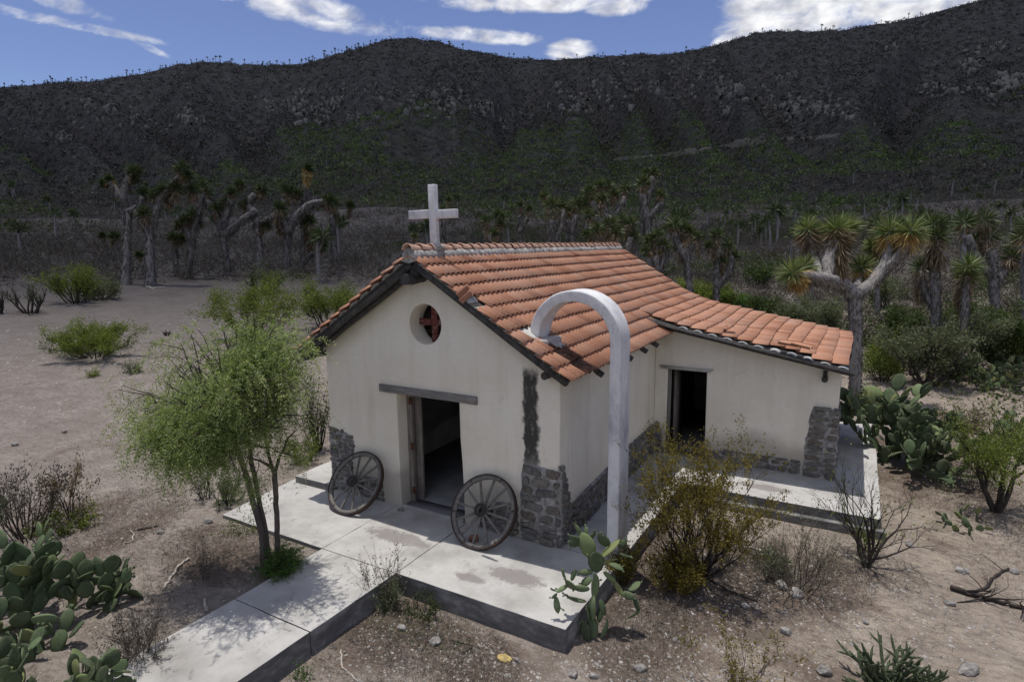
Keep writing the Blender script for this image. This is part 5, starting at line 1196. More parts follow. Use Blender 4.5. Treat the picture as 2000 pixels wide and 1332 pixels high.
def pear(label, root, size, levels, roots, seed, spread=.5, lean=(0, 0, 1), kids=(1, 3), up=.55, fruits=.2, pale=.12, group='prickly pears'):
    rg = RG(seed); root = np.array(root, float); o = empty('prickly_pear', root, label, 'cactus', group); n_ = [0]
    def grow(p, d, nrm, L, lev):
        if n_[0] > 150: return
        d = unit(d); nrm = unit(nrm-d*(nrm@d)); s = np.cross(nrm, d)
        if p[2]+d[2]*L < root[2]+.02: d = unit(d+np.array([0, 0, .6])); nrm = unit(nrm-d*(nrm@d)); s = np.cross(nrm, d)
        me = (PADP[rg.integers(0, 3)] if rg.uniform() < pale else PADS[rg.integers(0, 6)])
        q = link('pad', me, o); M_ = Matrix.Identity(4); w = L*rg.uniform(.95, 1.2); th_ = L*rg.uniform(.9, 1.3)
        for i in range(3): M_[i][0] = s[i]*w; M_[i][1] = nrm[i]*th_; M_[i][2] = d[i]*L; M_[i][3] = (p-root)[i]
        q.matrix_local = M_; n_[0] += 1
        if rg.uniform() < fruits and lev <= 1:
            for k in range(rg.integers(2, 6)):
                a = rg.uniform(-1.2, 1.2); e = p+d*L*(.55+.45*math.cos(a))+s*w*.36*math.sin(a); fd = unit(d*math.cos(a)+s*math.sin(a)); f = link('fruit', FRUIT, o)
                nn = unit(np.cross(fd, nrm)); m3 = np.cross(nn, fd); Mf = Matrix.Identity(4); fs = L*.17
                for i in range(3): Mf[i][0] = nn[i]*fs; Mf[i][1] = m3[i]*fs; Mf[i][2] = fd[i]*fs; Mf[i][3] = (e-root)[i]
                f.matrix_local = Mf
        if lev <= 0: return
        k = rg.integers(kids[0], kids[1]+1); angs = rg.permutation(np.linspace(-1.0, 1.0, max(k, 2)))[:k]+rg.uniform(-.25, .25, k)
        for a in angs:
            e = p+d*L*(.55+.40*math.cos(a))+s*w*.34*math.sin(a); nd = unit(d*math.cos(a*.9)+s*math.sin(a*.9)+np.array([0, 0, up*.4])+rg.normal(size=3)*.16)
            tw = rg.normal()*.9; nn = nrm*math.cos(tw)+np.cross(nd, nrm)*math.sin(tw)
            grow(e-nd*L*.04, nd, nn, L*rg.uniform(.82, 1.05), lev-1)
    for k in range(roots):
        a = rg.uniform(0, 6.28); off = np.array([math.cos(a), math.sin(a), 0])*rg.uniform(0, 1)**.5*size*spread*2.2
        d = unit(np.array(lean)*.9+np.array([math.cos(a), math.sin(a), 0])*rg.uniform(.1, .9)+np.array([0, 0, .25]))
        p = root+off; p[2] = max(float(H(p[0], p[1])), root[2]-.4)-.02 if not (p[1] > -1.7 and p[0] < 5.5 and p[0] > -1) else root[2]
        grow(p, d, rnd_dirs(rg, 1)[0], size*rg.uniform(.85, 1.1), levels)
    return o
vr = R2; 
def P0(u, v): return at(u, v)
pear('prickly pear with dark oval pads in the left foreground, largest of its kind', P0(40, 1190), .34, 3, 8, 21, .9, up=.6, pale=.05)
pear('prickly pear arm reaching right from the big left clump toward the soil', P0(165, 1195), .27, 2, 3, 22, .4, lean=tuple(vr*.7+np.array([0, 0, .6])))
pear('small prickly pear with five round pads standing apart at left', P0(225, 1170), .235, 1, 2, 23, .2, kids=(2, 3), lean=tuple(vr*.2+np.array([0, 0, .9])))
pear('prickly pear with light green pads in the bottom left corner', P0(20, 1400), .27, 3, 4, 24, .45, up=.6)
pear('low prickly pear at the bottom left beside the path edge', P0(170, 1385), .22, 2, 4, 25, .35)
pear('prickly pear pads lying dark between the two left clumps', P0(80, 1290), .25, 1, 4, 33, .4)
pear('yellow-green prickly pear pad held up at the far left edge', P0(-5, 1040), .25, 2, 2, 26, .3, lean=tuple(vr*.3+np.array([0, 0, 1])), pale=.6, kids=(1, 2))
def pads_px(label, root, D, segs, seed):
    """pads given by the picture positions of their stalk and tip, at depth D (plus an own offset)"""
    rg = RG(seed); root = np.array(root, float); o = empty('prickly_pear', root, label, 'cactus', 'prickly pears')
    for q in segs:
        u0, v0, u1, v1 = q[:4]; wf = q[4] if len(q) > 4 else 1.0; b0 = q[5] if len(q) > 5 else 0; pal = len(q) > 6
        A = at_depth(u0, v0, D+b0); B = at_depth(u1, v1, D+b0+rg.uniform(-.06, .06)); d = B-A; L = np.linalg.norm(d); d = d/L
        nrm = unit(np.cross(d, rnd_dirs(rg, 1)[0])*.8-Fv*rg.uniform(.1, 1)); nrm = unit(nrm-d*(nrm@d)); s_ = np.cross(nrm, d)
        me = PADP[rg.integers(0, 3)] if pal else PADS[rg.integers(0, 6)]; p = link('pad', me, o); M_ = Matrix.Identity(4)
        for i in range(3): M_[i][0] = s_[i]*L*1.15*wf; M_[i][1] = nrm[i]*L*1.25; M_[i][2] = d[i]*L*1.06; M_[i][3] = (A-root)[i]
        p.matrix_local = M_
        for k in range(rg.integers(0, 4)):
            f = link('fruit', FRUIT, o); aa = rg.uniform(-1, 1); e = A+d*L*(.55+.45*math.cos(aa))+s_*L*.4*wf*math.sin(aa); fd = unit(d*math.cos(aa)+s_*math.sin(aa)); nn = unit(np.cross(fd, nrm)); m3 = np.cross(nn, fd); Mf = Matrix.Identity(4); fs = .032
            for i in range(3): Mf[i][0] = nn[i]*fs; Mf[i][1] = m3[i]*fs; Mf[i][2] = fd[i]*fs; Mf[i][3] = (e-root)[i]
            f.matrix_local = Mf
rt_ = P0(1160, 1246); dc = depth(rt_)
pads_px('tall scraggly prickly pear leaning over the corner of the front slab', rt_, dc, [
 (1160, 1250, 1155, 1203, .7, 0, 1), (1148, 1250, 1140, 1215, .8, -.05), (1172, 1250, 1186, 1212, .6, 0, 1), (1156, 1212, 1160, 1165, .55, 0, 1), (1160, 1170, 1164, 1122, .5, .02, 1), (1152, 1215, 1146, 1185, .7, -.05), (1168, 1215, 1178, 1180, .8, 0),
 (1165, 1118, 1164, 1078, 1.0, .02), (1158, 1090, 1137, 1042, .8, .03, 1), (1136, 1048, 1124, 1024, .5, .03, 1), (1143, 1046, 1146, 1028, .9, .05), (1150, 1054, 1163, 1040, .8, .05), (1133, 1054, 1112, 1046, .8, 0), (1134, 1062, 1112, 1062, .8, .02),
 (1170, 1092, 1208, 1056, 1.0, .05), (1190, 1066, 1170, 1044, .9, .1), (1208, 1066, 1222, 1056, .9, .1), (1206, 1078, 1230, 1086, .9, .05), (1176, 1100, 1206, 1092, .8, 0, 1), (1190, 1100, 1216, 1112, .7, -.05, 1),
 (1158, 1116, 1130, 1118, .6, 0, 1), (1156, 1128, 1136, 1142, .8, -.05, 1), (1152, 1150, 1120, 1146, .6, -.05, 1), (1126, 1152, 1106, 1132, .7, -.08, 1), (1108, 1138, 1099, 1110, .9, -.08, 1), (1116, 1134, 1124, 1112, .6, -.06), (1110, 1142, 1088, 1156, .5, -.1, 1), (1088, 1154, 1076, 1150, .8, -.1), (1088, 1158, 1078, 1168, .8, -.1, 1), (1086, 1164, 1090, 1196, .6, -.12, 1), (1090, 1180, 1098, 1190, .6, -.12),
 (1146, 1174, 1108, 1164, .6, -.05, 1), (1112, 1166, 1102, 1160, .9, -.05), (1178, 1116, 1202, 1136, .5, .02, 1), (1200, 1134, 1216, 1162, .5, .02, 1), (1214, 1158, 1238, 1166, .9, 0, 1), (1226, 1150, 1250, 1138, 1.1, .05, 1), (1238, 1164, 1248, 1192, .6, 0), (1250, 1190, 1226, 1206, .6, 0, 1), (1172, 1170, 1182, 1200, .7, -.05)], 5)
pear('huge bushy prickly pear at the back corner of the wing slab', P0(1735, 915), .40, 5, 8, 29, .55, kids=(1, 3), up=1.1, lean=(0, 0, 1.6), fruits=.35)
pear('spreading side of the huge prickly pear, lower and to its right', P0(1815, 925), .34, 3, 6, 30, .5, fruits=.3)
pear('shaded low arm of the huge prickly pear along the back of the wing slab', P0(1775, 900), .36, 4, 5, 38, .5, fruits=.3, up=.8, pale=.05)
pear('low line of small prickly pear pads on the right-hand soil', P0(1895, 1030), .17, 1, 8, 31, 1.1, kids=(1, 2), lean=(0, 0, 1.5))
pear('prickly pear with raised blue-green pads at the right edge', P0(1995, 900), .34, 4, 4, 35, .5, up=1.0, kids=(1, 2))
pear('prickly pear thicket under the trees near the right edge', P0(1960, 760), .32, 3, 7, 36, 1.2, up=.8)

# ------------------------------------------------------------------ shrubs
def shrub(name, label, root, h, w, leaf, nleaf, lsz, seed, stems=12, lev=3, bark='twig', r0=.012, cat='shrub', asp=1.6, group=None, low=.0, spread=.55, clump=.09, up=.12, lw=.5, base_spread=.28):
    rg = RG(seed); root = np.array(root, float); o = empty(name, root, label, cat, group); out = []; tips = []
    for k in range(stems):
        a = 2*math.pi*(k+rg.uniform(-.4, .4))/stems; e = rg.uniform(.15, 1)**.6
        tgt = np.array([math.cos(a)*w/2*e*.75, math.sin(a)*w/2*e*.75, h*rg.uniform(.55, .95)*(1-.35*e*e)])
        L = np.linalg.norm(tgt)*.62; st = np.array([math.cos(a), math.sin(a), 0])*base_spread*w*rg.uniform(0, .5)
        branch(rg, st, tgt/np.linalg.norm(tgt)+np.array([0, 0, -.05]), L, r0*rg.uniform(.7, 1.2), lev, out, tips, spread, 3, up, .55, .62, .13)
    zz = max(p[:, 2].max() for p, _ in out); rr_x = np.percentile(np.concatenate([np.hypot(p[:, 0], p[:, 1]) for p, _ in out]), 97); sc = np.array([w/2/rr_x, w/2/rr_x, h/zz]); sc[:2] = min(sc[0], 1.6)
    out = [(p*sc, r_) for p, r_ in out]; tips = [(t[0]*sc, unit(t[1]*sc), t[2]) for t in tips]
    limbs_mesh(out, 5).build('stems', MT[bark], o)
    if nleaf:
        T = np.array([t[0] for t in tips if t[2] <= (2 if low < .3 else 1) and t[0][2] > h*low*.6]); Dr = np.array([t[1] for t in tips if t[2] <= (2 if low < .3 else 1) and t[0][2] > h*low*.6])
        # break the crown up: some twigs are bare, others full
        keep = rg.uniform(0, 1, len(T)) < .6; T = T[keep]; Dr = Dr[keep]
        i = rg.integers(0, len(T), nleaf); P = T[i]-Dr[i]*rg.uniform(-.3, 1, (nleaf, 1))*clump*2.2+rg.normal(size=(nleaf, 3))*clump*.5; P[:, 2] = np.maximum(P[:, 2], .02)
        mb = MB(); tw = np.repeat(rg.uniform(-.25, .25, (len(T)//12+1)), 12)[:len(T)]
        leaves(mb, P, unit(Dr[i]+rnd_dirs(rg, nleaf)*.9), lsz*rg.uniform(.6, 1.3, nleaf), lsz*lw, rg, np.clip(.5+tw[i]+rg.uniform(-.3, .3, nleaf), 0, 1))
        mb.build('foliage', MT[leaf], o)
    return o
def sh(name, label, u, v, hpx, wpx, leaf, nleaf, lpx, seed, **k):
    p = at(u, v); s = 1/pxm(p); return shrub(name, label, p-np.array([0, 0, .03]), hpx*s, wpx*s, leaf, nleaf, lpx*s, seed, clump=k.pop('cl', 7)*s, r0=k.pop('rp', 1.3)*s, **k)
sh('green_shrub', 'low bright green shrub alone on the open ground at left', 185, 697, 80, 175, 'mesquite', 16000, 3.6, 1, stems=18, low=.05, bark='darkbark', cl=8)
sh('green_shrub', 'olive green shrub with grey top at the far left of the open ground', 150, 592, 80, 110, 'mesquite', 4500, 4, 2, stems=14, bark='darkbark', low=.1)
sh('green_shrub', 'greyish low shrub right of the olive one, before the tall yuccas', 200, 585, 45, 80, 'sage', 2500, 4, 3, stems=12, bark='twig', low=.1)
sh('feathery_shrub', 'pale green feathery shrub behind the crown of the pepper tree', 505, 665, 125, 165, 'mesquite', 12000, 3.8, 4, stems=11, bark='darkbark', low=.2, cl=10)
sh('feathery_shrub', 'bright green feathery shrub touching the left eave of the chapel', 645, 640, 100, 150, 'mesquite', 11000, 3.6, 5, stems=10, bark='darkbark', low=.2, cl=10)
sh('tree_cholla', 'grey-green tree cholla with dark tangled limbs in the middle of the open ground', 520, 572, 66, 100, 'sage', 2400, 4, 6, stems=10, bark='darkbark', cat='cactus', rp=2.2)
sh('tree_cholla', 'dark leafless cholla on the left, right of the one cut by the edge', 60, 612, 66, 90, 'darkgreen', 300, 4, 7, stems=9, bark='darkbark', cat='cactus', rp=2.4)
sh('tree_cholla', 'dark leafless cholla cut by the left edge of the view', 2, 612, 55, 50, 'darkgreen', 100, 4, 8, stems=6, bark='darkbark', cat='cactus', rp=2.6)
sh('dead_bush', 'tiny dead bush on the bare ground right of the low green shrub', 326, 656, 16, 22, 'drygrass', 0, 3, 9, stems=8, lev=1, bark='darkbark', rp=1.2)
sh('herb_tuft', 'small grey-green tuft below the low bright green shrub', 260, 728, 26, 50, 'sage', 600, 4, 10, stems=10, lev=1, rp=.8)
sh('herb_tuft', 'tiny yellowish tuft at the left of the open ground', 183, 735, 16, 26, 'mesquite', 300, 4, 11, stems=7, lev=1, rp=.8)
for i, (u, v, h, w, l, lb) in enumerate([(1345, 590, 46, 70, 'mesquite', 'bright green shrub just behind the roof where nave and wing meet'), (1395, 604, 50, 80, 'mesquite', 'green shrub behind the first tile rows of the wing'), (1440, 612, 44, 80, 'peppershoot', 'fresh green shrub behind the middle of the wing roof'), (1490, 622, 50, 70, 'darkgreen', 'dark glossy shrub behind the wing roof, left of the big yucca'),
        (1545, 640, 66, 80, 'sage', 'greyish shrub below the left arm of the big yucca'), (1610, 655, 80, 80, 'sage', 'tall grey-green shrub against the trunk of the big yucca'), (1480, 560, 40, 60, 'darkgreen', 'dark shrub in the second row behind the wing roof'), (1725, 745, 90, 90, 'mesquite', 'yellow-green shrub right of the end of the wing roof'), (1760, 660, 80, 90, 'darkgreen', 'dark green bush between the two right-hand yucca trunks'), (1722, 600, 70, 80, 'sage', 'silvery bush behind the trunk of the big yucca')]):
    sh('green_shrub', lb, u, v, h, w, l, 5200, 4, 20+i, stems=11, bark='darkbark', low=.05, cl=8, group='shrubs behind the wing')
sh('tree_cholla', 'grey-green tree cholla with a short dark trunk right of the wing', 1806, 756, 150, 150, 'sage', 9000, 5, 41, stems=9, bark='darkbark', cat='cactus', rp=4, low=.35, cl=9, lev=3, base_spread=.03)
sh('tree_cholla', 'second tree cholla, standing right of the first with its trunk clear', 1868, 742, 150, 160, 'sage', 9000, 5, 42, stems=8, bark='darkbark', cat='cactus', rp=4, low=.4, cl=9, base_spread=.03)
sh('green_shrub', 'dense dark green bush at the right edge behind the chollas', 1965, 735, 130, 140, 'darkgreen', 8000, 6, 43, stems=12, bark='darkbark', low=.1, cl=10)
sh('green_shrub', 'dark leafy bush behind the two tree chollas', 1900, 670, 90, 150, 'darkgreen', 7000, 5, 44, stems=12, bark='darkbark', low=.1, cl=9)
sh('mesquite_tree', 'small mesquite with a black leaning trunk at the right edge', 1945, 1000, 250, 230, 'mesquite', 7500, 5, 45, stems=5, bark='darkbark', rp=6, low=.4, cl=16, lev=4, base_spread=.02, spread=.7)
sh('thorn_brush', 'tangle of grey thorny twigs under the mesquite', 1900, 960, 90, 180, 'sage', 900, 5, 46, stems=16, lev=3, rp=1.2)
sh('creosote_bush', 'tall olive creosote bush in the angle between nave and wing', 1362, 1130, 315, 290, 'olive', 16500, 5.5, 47, stems=26, bark='darkbark', rp=2.6, low=.5, cl=5.5, lev=4, spread=.42, up=.2, lw=.45, base_spread=.10)
sh('creosote_bush', 'rusty creosote growth at the foot of the tall creosote bush', 1325, 1150, 110, 130, 'olive', 4000, 6, 48, stems=14, bark='darkbark', rp=1.6, low=.1, cl=9, lev=2)
sh('creosote_bush', 'brownish creosote sprig between the slab cactus and the tall creosote', 1215, 1140, 110, 80, 'olive', 1800, 6, 49, stems=9, bark='darkbark', rp=1.4, low=.1, cl=9, lev=2)
sh('thorn_shrub', 'leafless grey thorn shrub in the middle of the right-hand soil', 1560, 1150, 185, 270, 'sage', 1500, 4, 50, stems=34, bark='twig', rp=1.3, low=.1, cl=12, lev=3, spread=.45)
sh('thorn_shrub', 'greyish low growth at the left foot of the leafless thorn shrub', 1515, 1125, 75, 90, 'sage', 1600, 5, 51, stems=12, bark='twig', rp=1.1, low=.05, cl=9, lev=2)
sh('bare_shrub', 'black-stemmed bare shrub before the corner of the wing slab', 1692, 1105, 240, 230, 'mesquite', 260, 6, 52, stems=7, bark='darkbark', rp=3.6, low=.05, cl=12, lev=4, spread=.5, base_spread=.05)
sh('herb_tuft', 'light green sprouts at the foot of the black-stemmed bare shrub', 1690, 1080, 70, 60, 'mesquite', 500, 5, 53, stems=7, bark='darkbark', rp=1.1, lev=1)
sh('creosote_bush', 'sparse creosote seedling at the bottom edge right of centre', 1440, 1350, 150, 230, 'olive', 1300, 6, 54, stems=12, bark='twig', rp=1.3, low=.1, cl=7, lev=3)
sh('dry_weed', 'tall thin dry weed in the corner between path and front slab', 745, 1175, 155, 120, 'drygrass', 260, 5, 55, stems=16, bark='twig', rp=1.0, low=.3, cl=3, lev=2, spread=.35, up=.15)
sh('herb_tuft', 'green tuft in the corner between path and front slab', 760, 1185, 70, 66, 'sage', 1300, 5, 56, stems=14, bark='twig', rp=.9, lev=1)
sh('herb_tuft', 'dark green sprig against the front face of the slab', 830, 1200, 55, 90, 'darkgreen', 700, 5, 57, stems=9, bark='twig', rp=.9, lev=1, group=None)
sh('dry_weed', 'brown seed-headed shrub at the left edge, behind the prickly pears', 55, 1050, 160, 200, 'greygrass', 1500, 6, 58, stems=18, bark='darkbark', rp=1.8, low=.3, cl=9, lev=3)
sh('dry_weed', 'reddish dry shrub leaning right behind the left prickly pears', 140, 1015, 140, 130, 'deadblade', 700, 6, 59, stems=9, bark='darkbark', rp=1.5, low=.4, cl=7, lev=3)
sh('green_shrub', 'low yellow-green creeping growth behind the left prickly pears', 120, 1035, 45, 120, 'mesquite', 1400, 6, 60, stems=12, bark='darkbark', rp=1.2, low=.0, cl=9, lev=2)
sh('green_shrub', 'small green broom-like shrub left of the front slab', 445, 985, 75, 80, 'sage', 1500, 6, 61, stems=16, bark='darkbark', rp=1.2, low=.1, cl=5, lev=2, lw=.3)
sh('dry_weed', 'dry twiggy weed left of the small green broom', 400, 975, 80, 60, 'greygrass', 300, 5, 62, stems=9, bark='darkbark', rp=1.1, lev=2)
sh('dry_brush_clump', 'grey dry brush clump beside the bottom of the path', 275, 1290, 135, 130, 'greygrass', 3000, 8, 63, stems=26, bark='twig', rp=1.1, low=.0, cl=7, lev=2, lw=.18)
sh('dry_weed', 'thin reddish weed stalks standing in the left soil', 400, 1130, 100, 50, 'greygrass', 60, 5, 64, stems=6, bark='twig', rp=.9, lev=2)
sh('thorn_brush', 'vine-like bare twigs climbing beside the left corner of the chapel', 622, 880, 190, 110, 'sage', 900, 6, 65, stems=14, bark='darkbark', rp=1.6, low=.1, cl=10, lev=3)
sh('herb_tuft', 'yellow-green weeds growing against the left side step', 590, 905, 60, 90, 'mesquite', 1300, 5, 66, stems=12, bark='twig', rp=.9, low=0, lev=1)
sh('green_shrub', 'yellow-green shrub on the bare ground behind the big prickly pear', 1700, 800, 50, 60, 'mesquite', 900, 6, 67, stems=10, bark='twig', lev=2)
sh('dry_weed', 'sandy tuft of dry herbs right of the huge prickly pear', 1890, 850, 60, 150, 'drygrass', 2200, 6, 68, stems=16, bark='twig', rp=.9, low=0, lev=2)
sh('herb_tuft', 'light green weeds along the left end of the front slab', 480, 1035, 24, 90, 'mesquite', 700, 4, 69, stems=12, bark='twig', rp=.7, low=0, lev=1)
sh('herb_tuft', 'tiny green sprig at the bottom edge beside the path', 590, 1325, 26, 50, 'peppershoot', 260, 5, 70, stems=8, bark='twig', rp=.7, low=0, lev=1)

# cylindrical cholla in the right foreground: jointed knobbly arms
def cholla(label, root, seed, h, n_=46):
    rg = RG(seed); o = empty('cane_cholla', root, label, 'cactus')
    for k in range(n_):
        a = rg.uniform(0, 6.28); el = rg.uniform(.1, 1.05); d = np.array([math.cos(a)*math.cos(el), math.sin(a)*math.cos(el), math.sin(el)]); p = rg.normal(size=3)*[.12, .12, 0]*h; mb = MB(); L = h*rg.uniform(.5, 1.0)
        pts = [p]; 
        for i in range(6): d = unit(d+rg.normal(size=3)*.16+[0, 0, .06]); pts.append(pts[-1]+d*L/6)
        r = h*.024; tube(mb, pts, np.array([.7, 1, .95, 1.05, .95, 1, .5])*r, 7, True, .5, .2, rg)
        P = np.array(pts); i_ = rg.integers(0, 6, 90); f = rg.uniform(0, 1, (90, 1)); C = P[i_]*(1-f)+P[i_+1]*f; Dn = rnd_dirs(rg, 90); leaves(mb, C, Dn, r*1.9, r*.35, rg)
        for j in range(3):
            q = pts[rg.integers(3, 6)]; dd = unit(d+rnd_dirs(rg, 1)[0]*.8); tube(mb, [q, q+dd*L*.13, q+dd*L*.24], [r*.8, r*.85, r*.3], 6, True)
        mb.build('cane', MT['cholla'], o, True)
    return o
cholla('dark green cane cholla at the bottom right, arms spread low', at(1735, 1345), 5, .66, 44)

# pepper tree before the left half of the chapel
def pepper_tree():
    rg = RG(8); base = at(528, 1112); D = depth(base); o = empty('pepper_tree', base, 'young pepper tree with three thin trunks and drooping feathery leaves', 'tree')
    P = lambda u, v, b=0: at_depth(u, v, D+b)
    out = []; tops = []
    for pts, r0, r1, nm in [([(517, 1112, 0), (512, 1055, 0), (500, 1000, .02), (487, 945, .05), (470, 890, -.2), (455, 858, -.35)], 6.5, 4.6, 0), ([(527, 1108, .1), (522, 1050, .1), (508, 985, .12), (495, 930, .15), (486, 870, 0), (484, 820, -.2)], 5.4, 4, 1),
                       ([(543, 1098, .15), (541, 1040, .15), (540, 975, .2), (536, 925, .0)], 5.8, 5, 2)]:
        Q = np.array([P(*q) for q in pts])
        if nm < 3: Q[0][2] = float(H(Q[0][0], Q[0][1]))-.05
        mb = MB(); n_ = 14; tt = np.linspace(0, len(Q)-1, n_); Q2 = np.stack([np.interp(tt, range(len(Q)), Q[:, i]) for i in range(3)], 1)+rg.normal(size=(n_, 3))*.006
        tube(mb, Q2, np.linspace(r0, r1, n_)*D/FPX, 9, True, .5, .08, rg); mb.build('trunk', MT['bark'], o, True, base); tops.append((Q[-1], r1*D/FPX))
    lobes = [(u, v, ru, rv, bk-(.75 if u < 450 else 1.05), rb*1.1, n_) for (u, v, ru, rv, bk, rb, n_) in [(430, 745, 140, 105, .0, 1.15, 26), (330, 800, 85, 85, -.1, .7, 13), (495, 665, 80, 58, .2, .55, 13), (520, 640, 60, 36, .3, .4, 8), (400, 680, 70, 45, .2, .5, 8), (600, 700, 30, 50, .4, .3, 3), (578, 770, 58, 100, .5, .6, 11), (395, 875, 85, 45, -.3, .6, 10), (310, 850, 60, 50, -.2, .4, 7), (255, 770, 36, 34, 0, .3, 3), (500, 760, 90, 80, .3, .9, 14), (345, 700, 50, 40, .2, .5, 6), (285, 850, 30, 44, -.1, .3, 3), (585, 860, 36, 44, .3, .3, 3)]]
    lim = []; ends = []
    for (u, v, ru, rv, bk, rb, n_) in lobes:
        for k in range(n_):
            q = rnd_dirs(rg, 1)[0]*rg.uniform(.25, 1)**.5; E = P(u+q[0]*ru, v-q[1]*rv, bk+q[2]*rb)
            T, rr = tops[int(np.argmin([np.linalg.norm((E-t[0])*[1, 1, .6])+rg.uniform(0, .5) for t in tops]))]
            mid = (T+E)/2+np.array([0, 0, .18])+rg.normal(size=3)*.09; n2 = 9; tt = np.linspace(0, 1, n2)[:, None]; C = (1-tt)**2*T+2*tt*(1-tt)*mid+tt**2*E+rg.normal(size=(n2, 3))*.012
            C[0] = T; lim.append((C, np.linspace(min(rr*.75, .028), .004, n2)))
            for i in range(4, n2): ends.append((C[i], unit(C[i]-C[i-1]), i/(n2-1)))
            for m_ in range(3):
                i = rg.integers(3, n2-1); d = unit(C[i+1]-C[i]+rnd_dirs(rg, 1)[0]*.9); e = [C[i]]
                for j in range(4): d = unit(d+rg.normal(size=3)*.2+np.array([0, 0, -.10])); e.append(e[-1]+d*.11)
                lim.append((np.array(e), np.linspace(.007, .0025, 5)))
                for j in range(1, 5): ends.append((e[j], d, 1.0))
    limbs_mesh(lim, 6).build('branches', MT['bark'], o, True, base)
    # pinnate leaves: a drooping rachis with paired leaflets
    n_ = 8200; ends = [e for k_, e in enumerate(ends) if vnoise(e[0][0]*2.6+e[0][1], e[0][2]*2.6+k_*0, 5) > .29]; w_ = np.array([e[2] for e in ends])**1.5; w_ /= w_.sum(); idx = rg.choice(len(ends), n_, p=w_); mb = MB()
    S0 = np.array([ends[i][0] for i in idx])+rg.normal(size=(n_, 3))*.075; Dd = unit(np.array([ends[i][1] for i in idx])*.5+rnd_dirs(rg, n_)*.75+np.array([0, 0, -.25]))
    tone = np.repeat(rg.uniform(-.3, .3, len(ends)//9+1), 9)[:len(ends)][idx]
    L = rg.uniform(.12, .26, n_)
    for j in range(7):
        t = (j+1)/7; C = S0+Dd*(L*t)[:, None]+np.array([0, 0, -1])*(L*t*t*.75)[:, None]; T = unit(Dd+np.array([0, 0, -1.5])*t); Sd = unit(np.cross(T, rnd_dirs(rg, n_)))
        for sgn in (-1, 1):
            leaves(mb, C, T*.75+Sd*sgn*.8, rg.uniform(.03, .055, n_), .012, rg, np.clip(.45+tone+rg.uniform(-.3, .4, n_), 0, 1))
    mb.build('foliage', MT['pepper'], o, False, base)
    return o
pepper_tree()
def shoots(label, c, rx, h, seed, n_=420):
    rg = RG(seed); c = np.array(c); o = empty('leafy_shoots', c, label, 'shrub'); st = MB(); mb = MB()
    for k in range(46):
        a = rg.uniform(0, 6.28); e = rg.uniform(0, 1)**.6; tip = np.array([math.cos(a)*rx*e, math.sin(a)*rx*e, h*rg.uniform(.35, 1)*(1-.45*e)]); Q = [np.array([math.cos(a), math.sin(a), 0])*rx*.25*e, tip*.55+[0, 0, h*.12], tip]; tube(st, Q, [.006, .005, .003], 4, False)
        m_ = 11; t = rg.uniform(.25, 1, m_)[:, None]; S0 = np.array(Q[0])*(1-t)+tip*t; D = unit(rnd_dirs(rg, m_)+np.array([0, 0, .25])); L = rg.uniform(.09, .15, m_)
        for j in range(8):
            q = (j+1)/8; C = S0+D*(L*q)[:, None]-np.array([0, 0, 1])*(L*q*q*.35)[:, None]; Sd = unit(np.cross(D, np.array([0, 0, 1.])+rg.normal(size=3)*.3))
            for s in (-1, 1): leaves(mb, C, D*.6+Sd*s, .034*(1.1-.4*q), .011, rg)
    st.build('stems', MT['bark'], o); mb.build('foliage', MT['peppershoot'], o); return o
shoots('bright green fern-leaved shoots round the foot of the pepper tree', at(550, 1122), .36, .52, 3)
#@@PART5
# ------------------------------------------------------------------ stones, sticks and litter
def rockm(seed):
    r = RG(seed); bm = bmesh.new(); bmesh.ops.create_icosphere(bm, subdivisions=2, radius=.5)
    A = r.normal(size=(9, 3)); A /= np.linalg.norm(A, axis=1)[:, None]; dd = r.uniform(.28, .42, 9)
    for v in bm.verts:
        q = np.array(v.co)
        for a, d in zip(A, dd):
            m_ = q@a
            if m_ > d: q = q-a*(m_-d)*.85
        v.co = q+r.normal(size=3)*.012
    me = bpy.data.meshes.new('stone'); bm.to_mesh(me); bm.free(); me.materials.append(MT['rock']); return me
ROCKS = [rockm(i) for i in range(6)]
RL = [(1535, 1236, 26, 'rounded grey stone lying right of the bottom creosote seedling'), (1609, 1312, 32, 'blocky dark stone at the bottom edge left of the cane cholla'), (1249, 1306, 30, 'grey upright stone at the bottom edge right of the slab corner'),
      (850, 1256, 26, 'brown rounded stone on the litter in front of the slab'), (785, 1228, 20, 'flat pinkish stone between path and slab front'), (1525, 1146, 30, 'round greenish stone below the leafless thorn shrub'), (1555, 1163, 34, 'flat blue-grey slab of rock below the thorn shrub'),
      (1880, 1118, 24, 'flat pale stone right of the bare shrub'), (1978, 1117, 20, 'pale stone at the tip of the fallen branch'), (1120, 1318, 24, 'light grey angular stone at the bottom edge below the slab corner'), (1160, 1322, 22, 'pale broken stone beside the light grey angular one'),
      (405, 1021, 20, 'white flaky stone on the left soil near the slab corner'), (314, 1041, 16, 'small white stone left of the flaky one'), (125, 845, 14, 'white stone on the open ground at the far left'), (1888, 1310, 44, 'long reddish stone at the bottom right beyond the cholla'),
      (1775, 1066, 18, 'dark little stone right of the bare shrub stems'), (1130, 1226, 18, 'yellowish round stone under the slab-corner cactus'), (1950, 945, 24, 'ochre stone lying under the mesquite'), (1690, 1215, 16, 'tan stone in the middle of the right-hand sand'), (1455, 1185, 22, 'white flat stone below the tall creosote bush'),
      (1320, 1250, 16, 'small pale stone right of the slab-corner cactus'), (30, 870, 14, 'grey stone at the left edge of the open ground'), (1855, 1180, 20, 'low grey stone left of the fallen branch'), (1420, 1195, 14, 'chalky pebble below the creosote bush'), (1010, 1290, 14, 'little broken stone right of the yellow crumbling lump')]
